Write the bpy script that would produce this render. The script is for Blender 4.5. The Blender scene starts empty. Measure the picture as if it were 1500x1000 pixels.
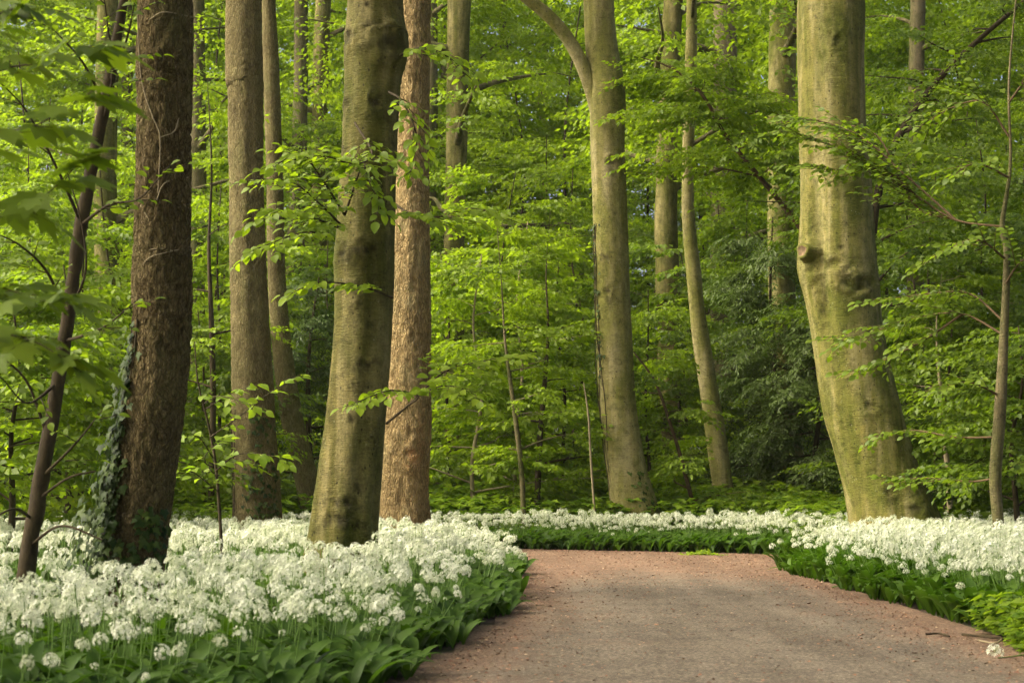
import bpy, math, random
import numpy as np
from mathutils import Matrix, Vector

# ------------------------------------------------------------------ camera, sky, sun, exposure
sc = bpy.context.scene
C = sc.collection
R = math.radians
F, W0, H0 = 2500.0, 1500.0, 1000.0          # focal length in photograph pixels, photograph size
CAMZ, HORIZON = 0.85, 705.0
HAZE = 0.0003
PITCH = math.atan((HORIZON - H0 / 2) / F)
cam = bpy.data.cameras.new('camera')
cam.sensor_width = 36.0
cam.lens = 36.0 * F / W0
cam.clip_start, cam.clip_end = 0.05, 2000
cam.dof.use_dof = True
cam.dof.focus_distance = 17.0
cam.dof.aperture_fstop = 6.3
camo = bpy.data.objects.new('camera', cam)
camo.location = (0, 0, CAMZ)
camo.rotation_euler = (R(90) + PITCH, 0, 0)
C.objects.link(camo)
sc.camera = camo

SUN_AZ, SUN_EL = -98.0, 42.0                # compass bearing (0 = +Y, clockwise) and height of the veiled sun
world = bpy.data.worlds.new('World')
sc.world = world
world.use_nodes = True
wn = world.node_tree
sky = wn.nodes.new('ShaderNodeTexSky')
sky.sky_type = 'NISHITA'
sky.sun_disc = False
sky.sun_elevation = R(SUN_EL)
sky.sun_rotation = R(SUN_AZ % 360)
sky.air_density = 0.35
sky.dust_density = 8.0
sky.ozone_density = 0.0
wn.links.new(sky.outputs[0], wn.nodes['Background'].inputs[0])
wn.nodes['Background'].inputs[1].default_value = 0.15

sun = bpy.data.lights.new('sun', 'SUN')
sun.energy = 1.4
sun.angle = R(45)
sun.color = (1.0, 0.90, 0.70)
suno = bpy.data.objects.new('sun', sun)
sv = Vector((math.sin(R(SUN_AZ)) * math.cos(R(SUN_EL)), math.cos(R(SUN_AZ)) * math.cos(R(SUN_EL)), math.sin(R(SUN_EL))))
suno.rotation_euler = sv.to_track_quat('Z', 'Y').to_euler()
suno.location = (-10, 0, 30)
C.objects.link(suno)

sc.view_settings.view_transform = 'Standard'
sc.view_settings.look = 'None'
sc.view_settings.exposure = 1.7
sc.view_settings.gamma = 1.0
sc.view_settings.use_curve_mapping = False
sc.render.engine = 'CYCLES'
cy = sc.cycles
cy.use_denoising = True
cy.volume_bounces = 1
cy.max_bounces = 9
cy.diffuse_bounces = 6
cy.glossy_bounces = 2
cy.transmission_bounces = 6
cy.transparent_max_bounces = 4
cy.caustics_reflective = False
cy.caustics_refractive = False
cy.sample_clamp_indirect = 6.0
cy.use_adaptive_sampling = True
cy.adaptive_threshold = 0.015

# ------------------------------------------------------------------ pixel -> world
cp, sp = math.cos(PITCH), math.sin(PITCH)
def at(px, py, Y):
    """Point at distance Y ahead of the camera that the photograph shows at (px, py)."""
    a, b = (px - W0 / 2) / F, (H0 / 2 - py) / F
    d = (a, cp - b * sp, sp + b * cp)
    k = Y / d[1]
    return np.array((a * k, Y, CAMZ + d[2] * k))
def ground_y(Y):
    a = -CAMZ / Y                            # ray slope to the ground
    t = (a * cp - sp) / (cp + a * sp)
    return H0 / 2 - t * F

# ------------------------------------------------------------------ noise
def _hash(ix, iy, iz, s):
    h = (ix.astype(np.int64) * 374761393 + iy.astype(np.int64) * 668265263 + iz.astype(np.int64) * 2147483647 + s * 974634541) & 0xFFFFFFFF
    h = ((h ^ (h >> 13)) * 1274126177) & 0xFFFFFFFF
    return ((h ^ (h >> 16)) & 0xFFFF) / 65535.0
def noise(p, s=0):
    """smooth value noise, -1..1; p is (n, 3)"""
    f = np.floor(p); t = p - f; t = t * t * t * (t * (t * 6 - 15) + 10)
    x, y, z = f.T
    r = 0
    for a in (0, 1):
        for b in (0, 1):
            for c in (0, 1):
                w = (t[:, 0] if a else 1 - t[:, 0]) * (t[:, 1] if b else 1 - t[:, 1]) * (t[:, 2] if c else 1 - t[:, 2])
                r = r + w * _hash(x + a, y + b, z + c, s)
    return r * 2 - 1
def fbm(p, o=3, s=0):
    r, k = 0, 1.0
    for i in range(o):
        r = r + noise(p * (2.03 ** i), s + i) * k; k *= 0.5
    return r

# ------------------------------------------------------------------ materials
MATS = {}
def new_mat(name):
    m = bpy.data.materials.new(name); m.use_nodes = True
    nt = m.node_tree; nt.nodes.clear()
    out = nt.nodes.new('ShaderNodeOutputMaterial')
    MATS[name] = m
    return m, nt, out
def N(nt, kind, **kw):
    n = nt.nodes.new(kind)
    for k, v in kw.items():
        if k.startswith('i_'):
            n.inputs[k[2:].replace('_', ' ')].default_value = v
        else:
            setattr(n, k, v)
    return n
def L(nt, a, b): nt.links.new(a, b)
def ramp(nt, fac, stops):
    r = nt.nodes.new('ShaderNodeValToRGB')
    e = r.color_ramp.elements
    while len(e) < len(stops): e.new(0.5)
    for q, (p, c) in zip(e, stops):
        q.position = p; q.color = (*c, 1) if len(c) == 3 else c
    L(nt, fac, r.inputs[0])
    return r.outputs[0]
def mixc(nt, fac, a, b, mode='MIX'):
    m = nt.nodes.new('ShaderNodeMix'); m.data_type = 'RGBA'; m.blend_type = mode
    for sock, v in ((m.inputs[0], fac), (m.inputs[6], a), (m.inputs[7], b)):
        if hasattr(v, 'default_value'): L(nt, v, sock)
        else: sock.default_value = v if not isinstance(v, tuple) or len(v) == 4 else (*v, 1)
    return m.outputs[2]
def coords(nt, scale, kind='Object'):
    tc = N(nt, 'ShaderNodeTexCoord'); mp = N(nt, 'ShaderNodeMapping')
    mp.inputs['Scale'].default_value = scale
    L(nt, tc.outputs[kind], mp.inputs[0]); return mp.outputs[0]
def ntex(nt, vec, scale, detail=4, rough=0.6, dist=0.0):
    n = N(nt, 'ShaderNodeTexNoise'); n.inputs['Scale'].default_value = scale
    n.inputs['Detail'].default_value = detail; n.inputs['Roughness'].default_value = rough
    n.inputs['Distortion'].default_value = dist
    L(nt, vec, n.inputs['Vector']); return n.outputs['Fac']
def bump(nt, h, strength, dist):
    b = N(nt, 'ShaderNodeBump'); b.inputs['Strength'].default_value = strength; b.inputs['Distance'].default_value = dist
    L(nt, h, b.inputs['Height']); return b.outputs[0]

def leaf_mat(name, dark, light, transl=0.5, rough=0.5, tcol=None, spec=0.3):
    """Leaf: colour runs with the per-leaf tint attribute, half of the light goes through the blade."""
    m, nt, out = new_mat(name)
    a = N(nt, 'ShaderNodeAttribute', attribute_name='tint')
    col = mixc(nt, a.outputs['Fac'], dark, light)
    p = N(nt, 'ShaderNodeBsdfPrincipled'); p.inputs['Roughness'].default_value = rough
    p.inputs['Specular IOR Level'].default_value = spec
    L(nt, col, p.inputs['Base Color'])
    t = N(nt, 'ShaderNodeBsdfTranslucent')
    tc = mixc(nt, 1.0, col, tcol or (1.5, 1.55, 0.7), 'MULTIPLY')
    L(nt, tc, t.inputs[0])
    mx = N(nt, 'ShaderNodeMixShader'); mx.inputs[0].default_value = transl
    L(nt, p.outputs[0], mx.inputs[1]); L(nt, t.outputs[0], mx.inputs[2])
    L(nt, mx.outputs[0], out.inputs[0])
    return m
leaf_mat('beech_leaf', (0.062, 0.118, 0.008), (0.212, 0.300, 0.014), 0.55)
leaf_mat('maple_leaf', (0.044, 0.090, 0.008), (0.150, 0.220, 0.013), 0.5)
leaf_mat('lime_leaf', (0.10, 0.20, 0.012), (0.22, 0.31, 0.02), 0.55)
leaf_mat('yew_leaf', (0.032, 0.062, 0.010), (0.092, 0.140, 0.022), 0.3, tcol=(1.2, 1.3, 0.8))
leaf_mat('ivy_leaf', (0.016, 0.036, 0.006), (0.058, 0.092, 0.013), 0.2, rough=0.5, tcol=(1.2, 1.4, 0.6), spec=0.12)
leaf_mat('garlic_leaf', (0.028, 0.066, 0.007), (0.080, 0.150, 0.014), 0.35, rough=0.5, tcol=(1.3, 1.5, 0.5), spec=0.16)
leaf_mat('herb_leaf', (0.060, 0.13, 0.010), (0.20, 0.29, 0.020), 0.5)
leaf_mat('garlic_stem', (0.10, 0.19, 0.03), (0.15, 0.25, 0.05), 0.2)
leaf_mat('garlic_petal', (0.60, 0.65, 0.42), (0.82, 0.84, 0.68), 0.35, rough=0.6, tcol=(1.0, 1.0, 0.92), spec=0.2)

def bark_beech(name, pale, olive, green, dark, streak=1.0):
    m, nt, out = new_mat(name)
    v = coords(nt, (1, 1, 1))
    vs = coords(nt, (1, 1, 0.10))
    vr = coords(nt, (0.35, 0.35, 1))
    big = ntex(nt, vs, 5.0 * streak, 5, 0.6, 0.4)
    c = ramp(nt, big, [(0.32, green), (0.46, olive), (0.57, pale), (0.70, olive), (0.82, green)])
    alg = ramp(nt, ntex(nt, coords(nt, (1, 1, 0.35)), 2.6, 5, 0.65), [(0.42, (0, 0, 0)), (0.62, (1, 1, 1))])
    c = mixc(nt, alg, c, green)
    blot = ramp(nt, ntex(nt, v, 9.0, 6, 0.7, 0.3), [(0.30, (0.55, 0.55, 0.5)), (0.5, (1, 1, 1)), (0.72, (1.25, 1.2, 1.1))])
    c = mixc(nt, 1.0, c, blot, 'MULTIPLY')
    ring = ramp(nt, ntex(nt, vr, 16.0, 4, 0.7, 0.8), [(0.30, (0.6, 0.6, 0.55)), (0.42, (1, 1, 1))])
    c = mixc(nt, 0.7, c, mixc(nt, 1.0, c, ring, 'MULTIPLY'))
    sp_ = ramp(nt, ntex(nt, v, 70, 3, 0.7), [(0.3, (0.65, 0.65, 0.6)), (0.55, (1.1, 1.1, 1.05))])
    c = mixc(nt, 0.8, c, mixc(nt, 1.0, c, sp_, 'MULTIPLY'))
    # fine level wrinkles, pale lichen spots and dark dots
    wr = ntex(nt, coords(nt, (.16, .16, 1)), 85, 3, .6, .6)
    wm = ramp(nt, ntex(nt, v, 2.4, 4, .65), [(.42, (.05, .05, .05)), (.66, (.75, .75, .75))])
    c = mixc(nt, wm, c, mixc(nt, 1.0, c, ramp(nt, wr, [(.34, (.5, .5, .46)), (.48, (1, 1, 1)), (.70, (1.18, 1.18, 1.12))]), 'MULTIPLY'))
    lv_ = N(nt, 'ShaderNodeTexVoronoi'); lv_.inputs['Scale'].default_value = 24; lv_.inputs['Randomness'].default_value = 1; L(nt, v, lv_.inputs['Vector'])
    lm = N(nt, 'ShaderNodeMath', operation='MULTIPLY'); L(nt, ramp(nt, lv_.outputs['Distance'], [(.10, (1, 1, 1)), (.24, (0, 0, 0))]), lm.inputs[0])
    L(nt, ramp(nt, ntex(nt, v, 5, 4, .7), [(.52, (0, 0, 0)), (.66, (1, 1, 1))]), lm.inputs[1])
    c = mixc(nt, lm.outputs[0], c, mixc(nt, .5, c, (.36, .37, .22)))
    dt = N(nt, 'ShaderNodeTexVoronoi'); dt.inputs['Scale'].default_value = 17; L(nt, coords(nt, (1, 1, .6)), dt.inputs['Vector'])
    c = mixc(nt, ramp(nt, dt.outputs['Distance'], [(.07, (.85, .85, .85)), (.16, (0, 0, 0))]), c, dark)
    at_ = N(nt, 'ShaderNodeAttribute', attribute_name='scar')
    c = mixc(nt, at_.outputs['Fac'], c, dark)
    p = N(nt, 'ShaderNodeBsdfPrincipled'); p.inputs['Roughness'].default_value = 0.85
    p.inputs['Specular IOR Level'].default_value = 0.15
    L(nt, c, p.inputs['Base Color'])
    h = N(nt, 'ShaderNodeMath', operation='ADD')
    L(nt, ntex(nt, v, 45, 5, 0.7), h.inputs[0]); L(nt, wr, h.inputs[1])
    L(nt, bump(nt, h.outputs[0], 0.9, 0.016), p.inputs['Normal'])
    L(nt, p.outputs[0], out.inputs[0])
    return m
bark_beech('bark_beech_olive', (0.20, 0.175, 0.072), (0.120, 0.106, 0.030), (0.070, 0.076, 0.012), (0.018, 0.015, 0.007))
bark_beech('bark_beech_yellow', (0.255, 0.230, 0.098), (0.165, 0.152, 0.040), (0.086, 0.098, 0.014), (0.026, 0.022, 0.009))
bark_beech('bark_beech_grey', (0.300, 0.265, 0.130), (0.230, 0.202, 0.080), (0.155, 0.155, 0.036), (0.04, 0.03, 0.018))
bark_beech('bark_thicket', (0.16, 0.13, 0.075), (0.11, 0.095, 0.045), (0.08, 0.085, 0.025), (0.03, 0.025, 0.015))

def bark_rough(name, ridge, mid, groove, lichen, cell=(30, 30, 7.5), depth=.02):
    """furrowed bark: long plates parted by dark grooves, crumbled by finer noise"""
    m, nt, out = new_mat(name)
    v = coords(nt, (1, 1, 1))
    wn_ = N(nt, 'ShaderNodeTexNoise'); wn_.inputs['Scale'].default_value = 7; wn_.inputs['Detail'].default_value = 3; L(nt, v, wn_.inputs['Vector'])
    wv = N(nt, 'ShaderNodeVectorMath', operation='MULTIPLY_ADD'); L(nt, wn_.outputs['Color'], wv.inputs[0]); wv.inputs[1].default_value = (.07, .07, .10); L(nt, v, wv.inputs[2])
    def cells(k):
        mp = N(nt, 'ShaderNodeMapping'); mp.inputs['Scale'].default_value = tuple(c * k for c in cell); L(nt, wv.outputs[0], mp.inputs[0])
        vo = N(nt, 'ShaderNodeTexVoronoi', feature='DISTANCE_TO_EDGE'); vo.inputs['Scale'].default_value = 1.0; L(nt, mp.outputs[0], vo.inputs['Vector'])
        return vo.outputs['Distance']
    d1 = ramp(nt, cells(1.0), [(0.0, (0, 0, 0)), (0.20, (.75, .75, .75)), (0.42, (1, 1, 1))])
    d2 = ramp(nt, cells(2.3), [(0.0, (.25, .25, .25)), (0.25, (1, 1, 1))])
    h1 = N(nt, 'ShaderNodeMath', operation='MULTIPLY'); L(nt, d1, h1.inputs[0]); L(nt, d2, h1.inputs[1])
    fine = ntex(nt, coords(nt, (1, 1, .35)), 75, 5, .75, .5)
    h = N(nt, 'ShaderNodeMath', operation='MULTIPLY_ADD'); L(nt, fine, h.inputs[0]); h.inputs[1].default_value = .55; L(nt, h1.outputs[0], h.inputs[2])
    at_ = N(nt, 'ShaderNodeAttribute', attribute_name='scar')
    hs = N(nt, 'ShaderNodeMath', operation='MULTIPLY'); L(nt, h.outputs[0], hs.inputs[0]); hs.inputs[1].default_value = .75
    c = ramp(nt, hs.outputs[0], [(.16, groove), (.36, mid), (.78, ridge)])
    li = ramp(nt, ntex(nt, coords(nt, (1, 1, 0.5)), 3.2, 6, 0.7), [(0.5, (0, 0, 0)), (0.72, (1, 1, 1))])
    c = mixc(nt, li, c, mixc(nt, 0.55, c, lichen))
    blot = ramp(nt, ntex(nt, v, 4.0, 5, 0.7), [(0.3, (0.62, 0.6, 0.58)), (0.65, (1.15, 1.15, 1.15))])
    c = mixc(nt, 1.0, c, blot, 'MULTIPLY')
    c = mixc(nt, at_.outputs['Fac'], c, (0.36, 0.20, 0.085))
    p = N(nt, 'ShaderNodeBsdfPrincipled'); p.inputs['Roughness'].default_value = 0.92
    p.inputs['Specular IOR Level'].default_value = 0.1
    L(nt, c, p.inputs['Base Color'])
    L(nt, bump(nt, h.outputs[0], 1.0, depth), p.inputs['Normal'])
    L(nt, p.outputs[0], out.inputs[0])
    return m
bark_rough('bark_oak_dark', (0.215, 0.172, 0.080), (0.145, 0.112, 0.048), (0.040, 0.029, 0.011), (0.12, 0.125, 0.04), (36, 36, 13), .022)
bark_rough('bark_oak_pale', (0.42, 0.322, 0.150), (0.325, 0.240, 0.100), (0.120, 0.082, 0.032), (0.26, 0.25, 0.115), (27, 27, 6.5), .03)
bark_rough('bark_oak_grey', (0.205, 0.180, 0.080), (0.158, 0.134, 0.054), (0.075, 0.060, 0.024), (0.14, 0.145, 0.05), (36, 36, 9), .018)

def plain_bark(name, a, b):
    m, nt, out = new_mat(name)
    c = ramp(nt, ntex(nt, coords(nt, (1, 1, 0.4)), 22, 5, 0.7, 0.4), [(0.3, a), (0.7, b)])
    p = N(nt, 'ShaderNodeBsdfPrincipled'); p.inputs['Roughness'].default_value = 0.85
    p.inputs['Specular IOR Level'].default_value = 0.15
    L(nt, c, p.inputs['Base Color'])
    L(nt, bump(nt, ntex(nt, coords(nt, (1, 1, 0.5)), 60, 4, 0.7), 0.5, 0.006), p.inputs['Normal'])
    L(nt, p.outputs[0], out.inputs[0]); return m
plain_bark('twig_dark', (0.018, 0.014, 0.007), (0.066, 0.050, 0.023))
plain_bark('twig_red', (0.050, 0.034, 0.016), (0.12, 0.080, 0.038))
plain_bark('twig_pale', (0.17, 0.14, 0.08), (0.30, 0.25, 0.14))
plain_bark('fresh_wood', (0.08, 0.055, 0.030), (0.24, 0.17, 0.09))

def ground_mat():
    m, nt, out = new_mat('forest_floor')
    v = coords(nt, (1, 1, 1))
    c = ramp(nt, ntex(nt, v, 9, 8, 0.75, 0.6), [(0.28, (0.018, 0.012, 0.007)), (0.5, (0.075, 0.048, 0.025)), (0.68, (0.15, 0.095, 0.045))])
    g = ramp(nt, ntex(nt, v, 0.8, 5, 0.7), [(0.45, (0, 0, 0)), (0.62, (1, 1, 1))])
    c = mixc(nt, g, c, mixc(nt, 0.6, c, (0.05, 0.085, 0.015)))
    p = N(nt, 'ShaderNodeBsdfPrincipled'); p.inputs['Roughness'].default_value = 0.95
    L(nt, c, p.inputs['Base Color'])
    L(nt, bump(nt, ntex(nt, v, 30, 6, 0.75), 0.9, 0.03), p.inputs['Normal'])
    L(nt, p.outputs[0], out.inputs[0])
ground_mat()
def path_mat():
    m, nt, out = new_mat('path_asphalt')
    v = coords(nt, (1, 1, 1))
    # aggregate of the asphalt: every stone its own grey or brown
    vo = N(nt, 'ShaderNodeTexVoronoi'); vo.inputs['Scale'].default_value = 95; L(nt, v, vo.inputs['Vector'])
    sep = N(nt, 'ShaderNodeSeparateColor'); L(nt, vo.outputs['Color'], sep.inputs[0])
    grey = ramp(nt, sep.outputs[0], [(0.0, (0.080, 0.064, 0.043)), (0.5, (0.140, 0.115, 0.080)), (0.85, (0.190, 0.157, 0.108)), (1.0, (0.31, 0.26, 0.18))])
    red = ramp(nt, sep.outputs[1], [(0.0, (0.055, 0.030, 0.018)), (0.5, (0.165, 0.094, 0.056)), (1.0, (0.32, 0.20, 0.115))])
    # littered with bud scales: along both edges, at the bend and in drifts
    at_ = N(nt, 'ShaderNodeAttribute', attribute_name='litter')
    n1 = ntex(nt, v, 1.3, 6, 0.72, 0.5)
    n2 = ntex(nt, v, 26, 4, 0.7)
    s = N(nt, 'ShaderNodeMath', operation='MULTIPLY_ADD'); L(nt, n1, s.inputs[0]); s.inputs[1].default_value = 0.75; L(nt, at_.outputs['Fac'], s.inputs[2])
    s2 = N(nt, 'ShaderNodeMath', operation='MULTIPLY_ADD'); L(nt, n2, s2.inputs[0]); s2.inputs[1].default_value = 0.6; L(nt, s.outputs[0], s2.inputs[2])
    f = ramp(nt, s2.outputs[0], [(0.74, (0, 0, 0)), (1.0, (1, 1, 1))])
    f2 = N(nt, 'ShaderNodeMath', operation='MULTIPLY'); L(nt, f, f2.inputs[0]); f2.inputs[1].default_value = .68; f = f2.outputs[0]
    c = mixc(nt, f, grey, red)
    tr_ = ramp(nt, ntex(nt, coords(nt, (1, .10, 1)), 2.6, 4, .6, .3), [(.36, (.80, .79, .77)), (.60, (1.12, 1.12, 1.12))])
    c = mixc(nt, 1.0, c, tr_, 'MULTIPLY')
    d = ramp(nt, ntex(nt, v, 2.2, 6, 0.7), [(0.3, (0.72, 0.72, 0.72)), (0.65, (1.12, 1.12, 1.12))])
    c = mixc(nt, 1.0, c, d, 'MULTIPLY')
    p = N(nt, 'ShaderNodeBsdfPrincipled'); p.inputs['Roughness'].default_value = 0.9
    p.inputs['Specular IOR Level'].default_value = 0.2
    L(nt, c, p.inputs['Base Color'])
    hh = N(nt, 'ShaderNodeMath', operation='ADD'); L(nt, vo.outputs['Distance'], hh.inputs[0]); L(nt, ntex(nt, v, 60, 5, 0.75), hh.inputs[1])
    L(nt, bump(nt, hh.outputs[0], 0.8, 0.006), p.inputs['Normal'])
    L(nt, p.outputs[0], out.inputs[0])
path_mat()
def flake_mat():
    m, nt, out = new_mat('bud_scale')
    a = N(nt, 'ShaderNodeAttribute', attribute_name='tint')
    c = ramp(nt, a.outputs['Fac'], [(0.0, (0.10, 0.045, 0.02)), (0.5, (0.26, 0.12, 0.06)), (0.85, (0.38, 0.22, 0.12)), (1.0, (0.50, 0.40, 0.24))])
    p = N(nt, 'ShaderNodeBsdfPrincipled'); p.inputs['Roughness'].default_value = 0.8
    L(nt, c, p.inputs['Base Color']); L(nt, p.outputs[0], out.inputs[0])
flake_mat()

# ------------------------------------------------------------------ mesh helpers
def np_mesh(name, verts, tris, mats, tint=None, mat_idx=None, smooth=False, attrs=None):
    verts = np.ascontiguousarray(verts, dtype=np.float32); tris = np.ascontiguousarray(tris, dtype=np.int32)
    k = tris.shape[1]
    me = bpy.data.meshes.new(name)
    me.vertices.add(len(verts)); me.vertices.foreach_set('co', verts.ravel())
    me.loops.add(tris.size); me.loops.foreach_set('vertex_index', tris.ravel())
    me.polygons.add(len(tris)); me.polygons.foreach_set('loop_start', np.arange(0, tris.size, k, dtype=np.int32))
    for m in ([mats] if isinstance(mats, str) else mats): me.materials.append(MATS[m])
    if mat_idx is not None: me.polygons.foreach_set('material_index', np.asarray(mat_idx, dtype=np.int32))
    if smooth: me.polygons.foreach_set('use_smooth', np.ones(len(tris), dtype=bool))
    at_ = dict(attrs or {})
    if tint is not None: at_['tint'] = tint
    for n, a in at_.items():
        x = me.attributes.new(n, 'FLOAT', 'POINT'); x.data.foreach_set('value', np.ascontiguousarray(a, dtype=np.float32))
    me.update(calc_edges=True)
    return me
def thing(name, loc, label, cat, group=None):
    o = bpy.data.objects.new(name, None); o.empty_display_size = 0.2
    o.location = loc; C.objects.link(o)
    o['label'] = label; o['category'] = cat
    if group: o['group'] = group
    return o
def link(name, me, parent=None, kind=None, loc=(0, 0, 0)):
    o = bpy.data.objects.new(name, me); o.location = loc; C.objects.link(o)
    if parent is not None: o.parent = parent
    if kind: o['kind'] = kind
    return o
def smooth_line(P, n):
    """Catmull-Rom through the rows of P (positions and radii alike)."""
    P = np.asarray(P, float)
    if len(P) == 2: return P[0] + (P[1] - P[0]) * np.linspace(0, 1, n)[:, None]
    Q = np.vstack([2 * P[0] - P[1], P, 2 * P[-1] - P[-2]])
    seg = np.linalg.norm(np.diff(P[:, :3], axis=0), axis=1); cum = np.concatenate([[0], np.cumsum(seg)])
    s = np.linspace(0, cum[-1], n)
    i = np.clip(np.searchsorted(cum, s, side='right') - 1, 0, len(seg) - 1)
    t = ((s - cum[i]) / np.maximum(seg[i], 1e-9))[:, None]
    a, b, c, d = Q[i], Q[i + 1], Q[i + 2], Q[i + 3]
    return 0.5 * (2 * b + (c - a) * t + (2 * a - 5 * b + 4 * c - d) * t ** 2 + (3 * b - a - 3 * c + d) * t ** 3)
def tube(P, nseg=6):
    """P: (n,4) centre line and radius -> verts, quads, tip closed"""
    P = np.asarray(P, float); n = len(P)
    T = np.gradient(P[:, :3], axis=0); T /= np.linalg.norm(T, axis=1)[:, None] + 1e-9
    up = np.where(np.abs(T[:, 2:3]) > 0.8, np.array([[0, 1.0, 0]]), np.array([[0, 0, 1.0]]))
    if np.abs(T[:, 2]).mean() > 0.6: up = np.repeat([[0, 1.0, 0]], n, 0)
    else: up = np.repeat([[0, 0, 1.0]], n, 0)
    A = np.cross(T, up); A /= np.linalg.norm(A, axis=1)[:, None] + 1e-9
    B = np.cross(A, T)
    th = np.linspace(0, 2 * np.pi, nseg, endpoint=False)
    V = P[:, None, :3] + P[:, None, 3:4] * (A[:, None] * np.cos(th)[None, :, None] + B[:, None] * np.sin(th)[None, :, None])
    i = np.arange(n - 1)[:, None] * nseg; j = np.arange(nseg)[None]; k = (j + 1) % nseg
    Q = np.stack([i + j, i + k, i + nseg + k, i + nseg + j], -1).reshape(-1, 4)
    return V.reshape(-1, 3), Q
class Wood:
    """collects tubes of one branch (with its twigs) into one mesh"""
    def __init__(s): s.v, s.q, s.n = [], [], 0
    def add(s, P, nseg=5):
        v, q = tube(P, nseg); s.v.append(v); s.q.append(q + s.n); s.n += len(v)
    def build(s, name, mat, parent, origin, kind=None):
        if not s.v: return None
        me = np_mesh(name, np.vstack(s.v) - np.asarray(origin), np.vstack(s.q), mat, smooth=True)
        return link(name, me, parent, kind)

# ------------------------------------------------------------------ leaves
def leaf_shape(kind):
    """blade along +X, face +Z, length 1: verts, triangles"""
    if kind == 'small':                       # folded lozenge
        return np.array([(0, 0, 0), (.45, -.35, .07), (1, 0, -.10), (.45, .35, .07)]), np.array([(0, 1, 2), (0, 2, 3)])
    if kind == 'needle':
        return np.array([(0, 0, 0), (.5, -.17, .0), (1, 0, -.12), (.5, .17, .0)]), np.array([(0, 1, 2), (0, 2, 3)])
    if kind in ('oval', 'ovalb'):
        xs = [0, .12, .32, .58, .82, 1.0]; ws = [.01, .17, .30, .31, .17, .0]
        zs = [0, .02, .03, .0, -.06, -.14] if kind == 'oval' else [0, .0, -.03, -.10, -.20, -.34]
        v, t = [], []
        for x, w, z in zip(xs, ws, zs): v += [(x, -w, z + w * .22), (x, 0, z), (x, w, z + w * .22)]
        for i in range(5):
            a = 3 * i
            t += [(a, a + 3, a + 4), (a, a + 4, a + 1), (a + 1, a + 4, a + 5), (a + 1, a + 5, a + 2)]
        return np.array(v), np.array(t)
    if kind in ('palmate', 'palmateb'):
        dr = -.18 if kind == 'palmate' else -.34
        pts = [(-180, .06), (-128, .40), (-104, .30), (-72, .62), (-52, .42), (-34, .80), (-20, .62), (0, .98),
               (20, .62), (34, .80), (52, .42), (72, .62), (104, .30), (128, .40)]
        v = [(.06, 0, 0)]
        for a, r in pts:
            x, y = r * math.cos(R(a)), r * math.sin(R(a)) * .95
            v.append((x + .06, y, dr * r * r + (.06 if r < .5 else 0)))
        n = len(pts)
        t = [(0, 1 + i, 1 + (i + 1) % n) for i in range(n)]
        return np.array(v), np.array(t)
    if kind == 'ivy':
        pts = [(180, .10), (230, .42), (262, .34), (292, .55), (325, .42), (360, .95), (395, .42), (428, .55), (458, .34), (490, .42)]
        v = [(.1, 0, .05)] + [(r * math.cos(R(a)) + .08, r * math.sin(R(a)), -.12 * r) for a, r in pts]
        return np.array(v), np.array([(0, 1 + i, 1 + (i + 1) % len(pts)) for i in range(len(pts))])
def frames(d, n):
    d = d / (np.linalg.norm(d, axis=-1, keepdims=True) + 1e-9)
    y = np.cross(n, d); y /= np.linalg.norm(y, axis=-1, keepdims=True) + 1e-9
    z = np.cross(d, y)
    return d, y, z
class Leaves:
    """leaf placements: foot, direction, face normal, length, tint"""
    def __init__(s): s.p, s.d, s.n, s.s, s.t = [], [], [], [], []
    def add(s, p, d, n, size, tint):
        s.p.append(p); s.d.append(d); s.n.append(n); s.s.append(size); s.t.append(tint)
    def arrays(s):
        return [np.concatenate(x) for x in (s.p, s.d, s.n, s.s, s.t)]
    def mesh(s, name, kind, mat, origin, sel=None):
        p, d, n, sz, t = s.arrays()
        if sel is not None: p, d, n, sz, t = p[sel], d[sel], n[sel], sz[sel], t[sel]
        V, T = leaf_shape(kind)
        x, y, z = frames(d, n)
        W = (p - np.asarray(origin))[:, None] + sz[:, None, None] * (V[None, :, 0:1] * x[:, None] + V[None, :, 1:2] * y[:, None] + V[None, :, 2:3] * z[:, None])
        k = len(V)
        tr = T[None] + (np.arange(len(p)) * k)[:, None, None]
        return np_mesh(name, W.reshape(-1, 3), tr.reshape(-1, 3), mat, tint=np.repeat(t, k))

# sprays: flat twigs with two-ranked leaves, leaf positions in a local frame (x outward, z up)
def make_spray(rg, length=0.75, gap=0.055, droop=0.18, side=0.55, flat=0.55):
    P, D, Nn, S = [], [], [], []
    twigs = []
    def along(o, ang, ln, k0):
        m = max(3, int(ln / gap))
        pts = []
        for i in range(m + 1):
            s = ln * i / m
            x = o[0] + s * math.cos(ang); y = o[1] + s * math.sin(ang)
            pts.append((x, y, o[2] - droop * (s * s) / length + .0))
            if i >= k0:
                sg = 1 if i % 2 else -1
                a = ang + sg * rg.uniform(.5, .95) if i < m else ang
                P.append(pts[-1]); D.append((math.cos(a), math.sin(a), rg.uniform(-.85, .10)))
                Nn.append((rg.normal(0, flat), rg.normal(0, flat), 1)); S.append(rg.uniform(.75, 1.15) * (0.8 if i < 2 else 1))
        return pts
    main = along((0, 0, 0), 0, length, 1)
    twigs.append(main)
    sg = 1
    for f in (.15, .3, .45, .6, .75):
        if rg.random() < .9:
            k = min(len(main) - 1, int(f * len(main)))
            twigs.append(along(main[k], sg * rg.uniform(.6, .95), length * side * (1.15 - f) * rg.uniform(.7, 1.2), 1))
        sg = -sg
    return [np.array(x, float) for x in (P, D, Nn, S)] + [twigs]
rgT = np.random.default_rng(11)
SPRAYS = [make_spray(rgT) for _ in range(14)]
YEWS = [make_spray(rgT, length=.7, gap=.028, droop=.55, side=.5, flat=.25) for _ in range(8)]
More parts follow.
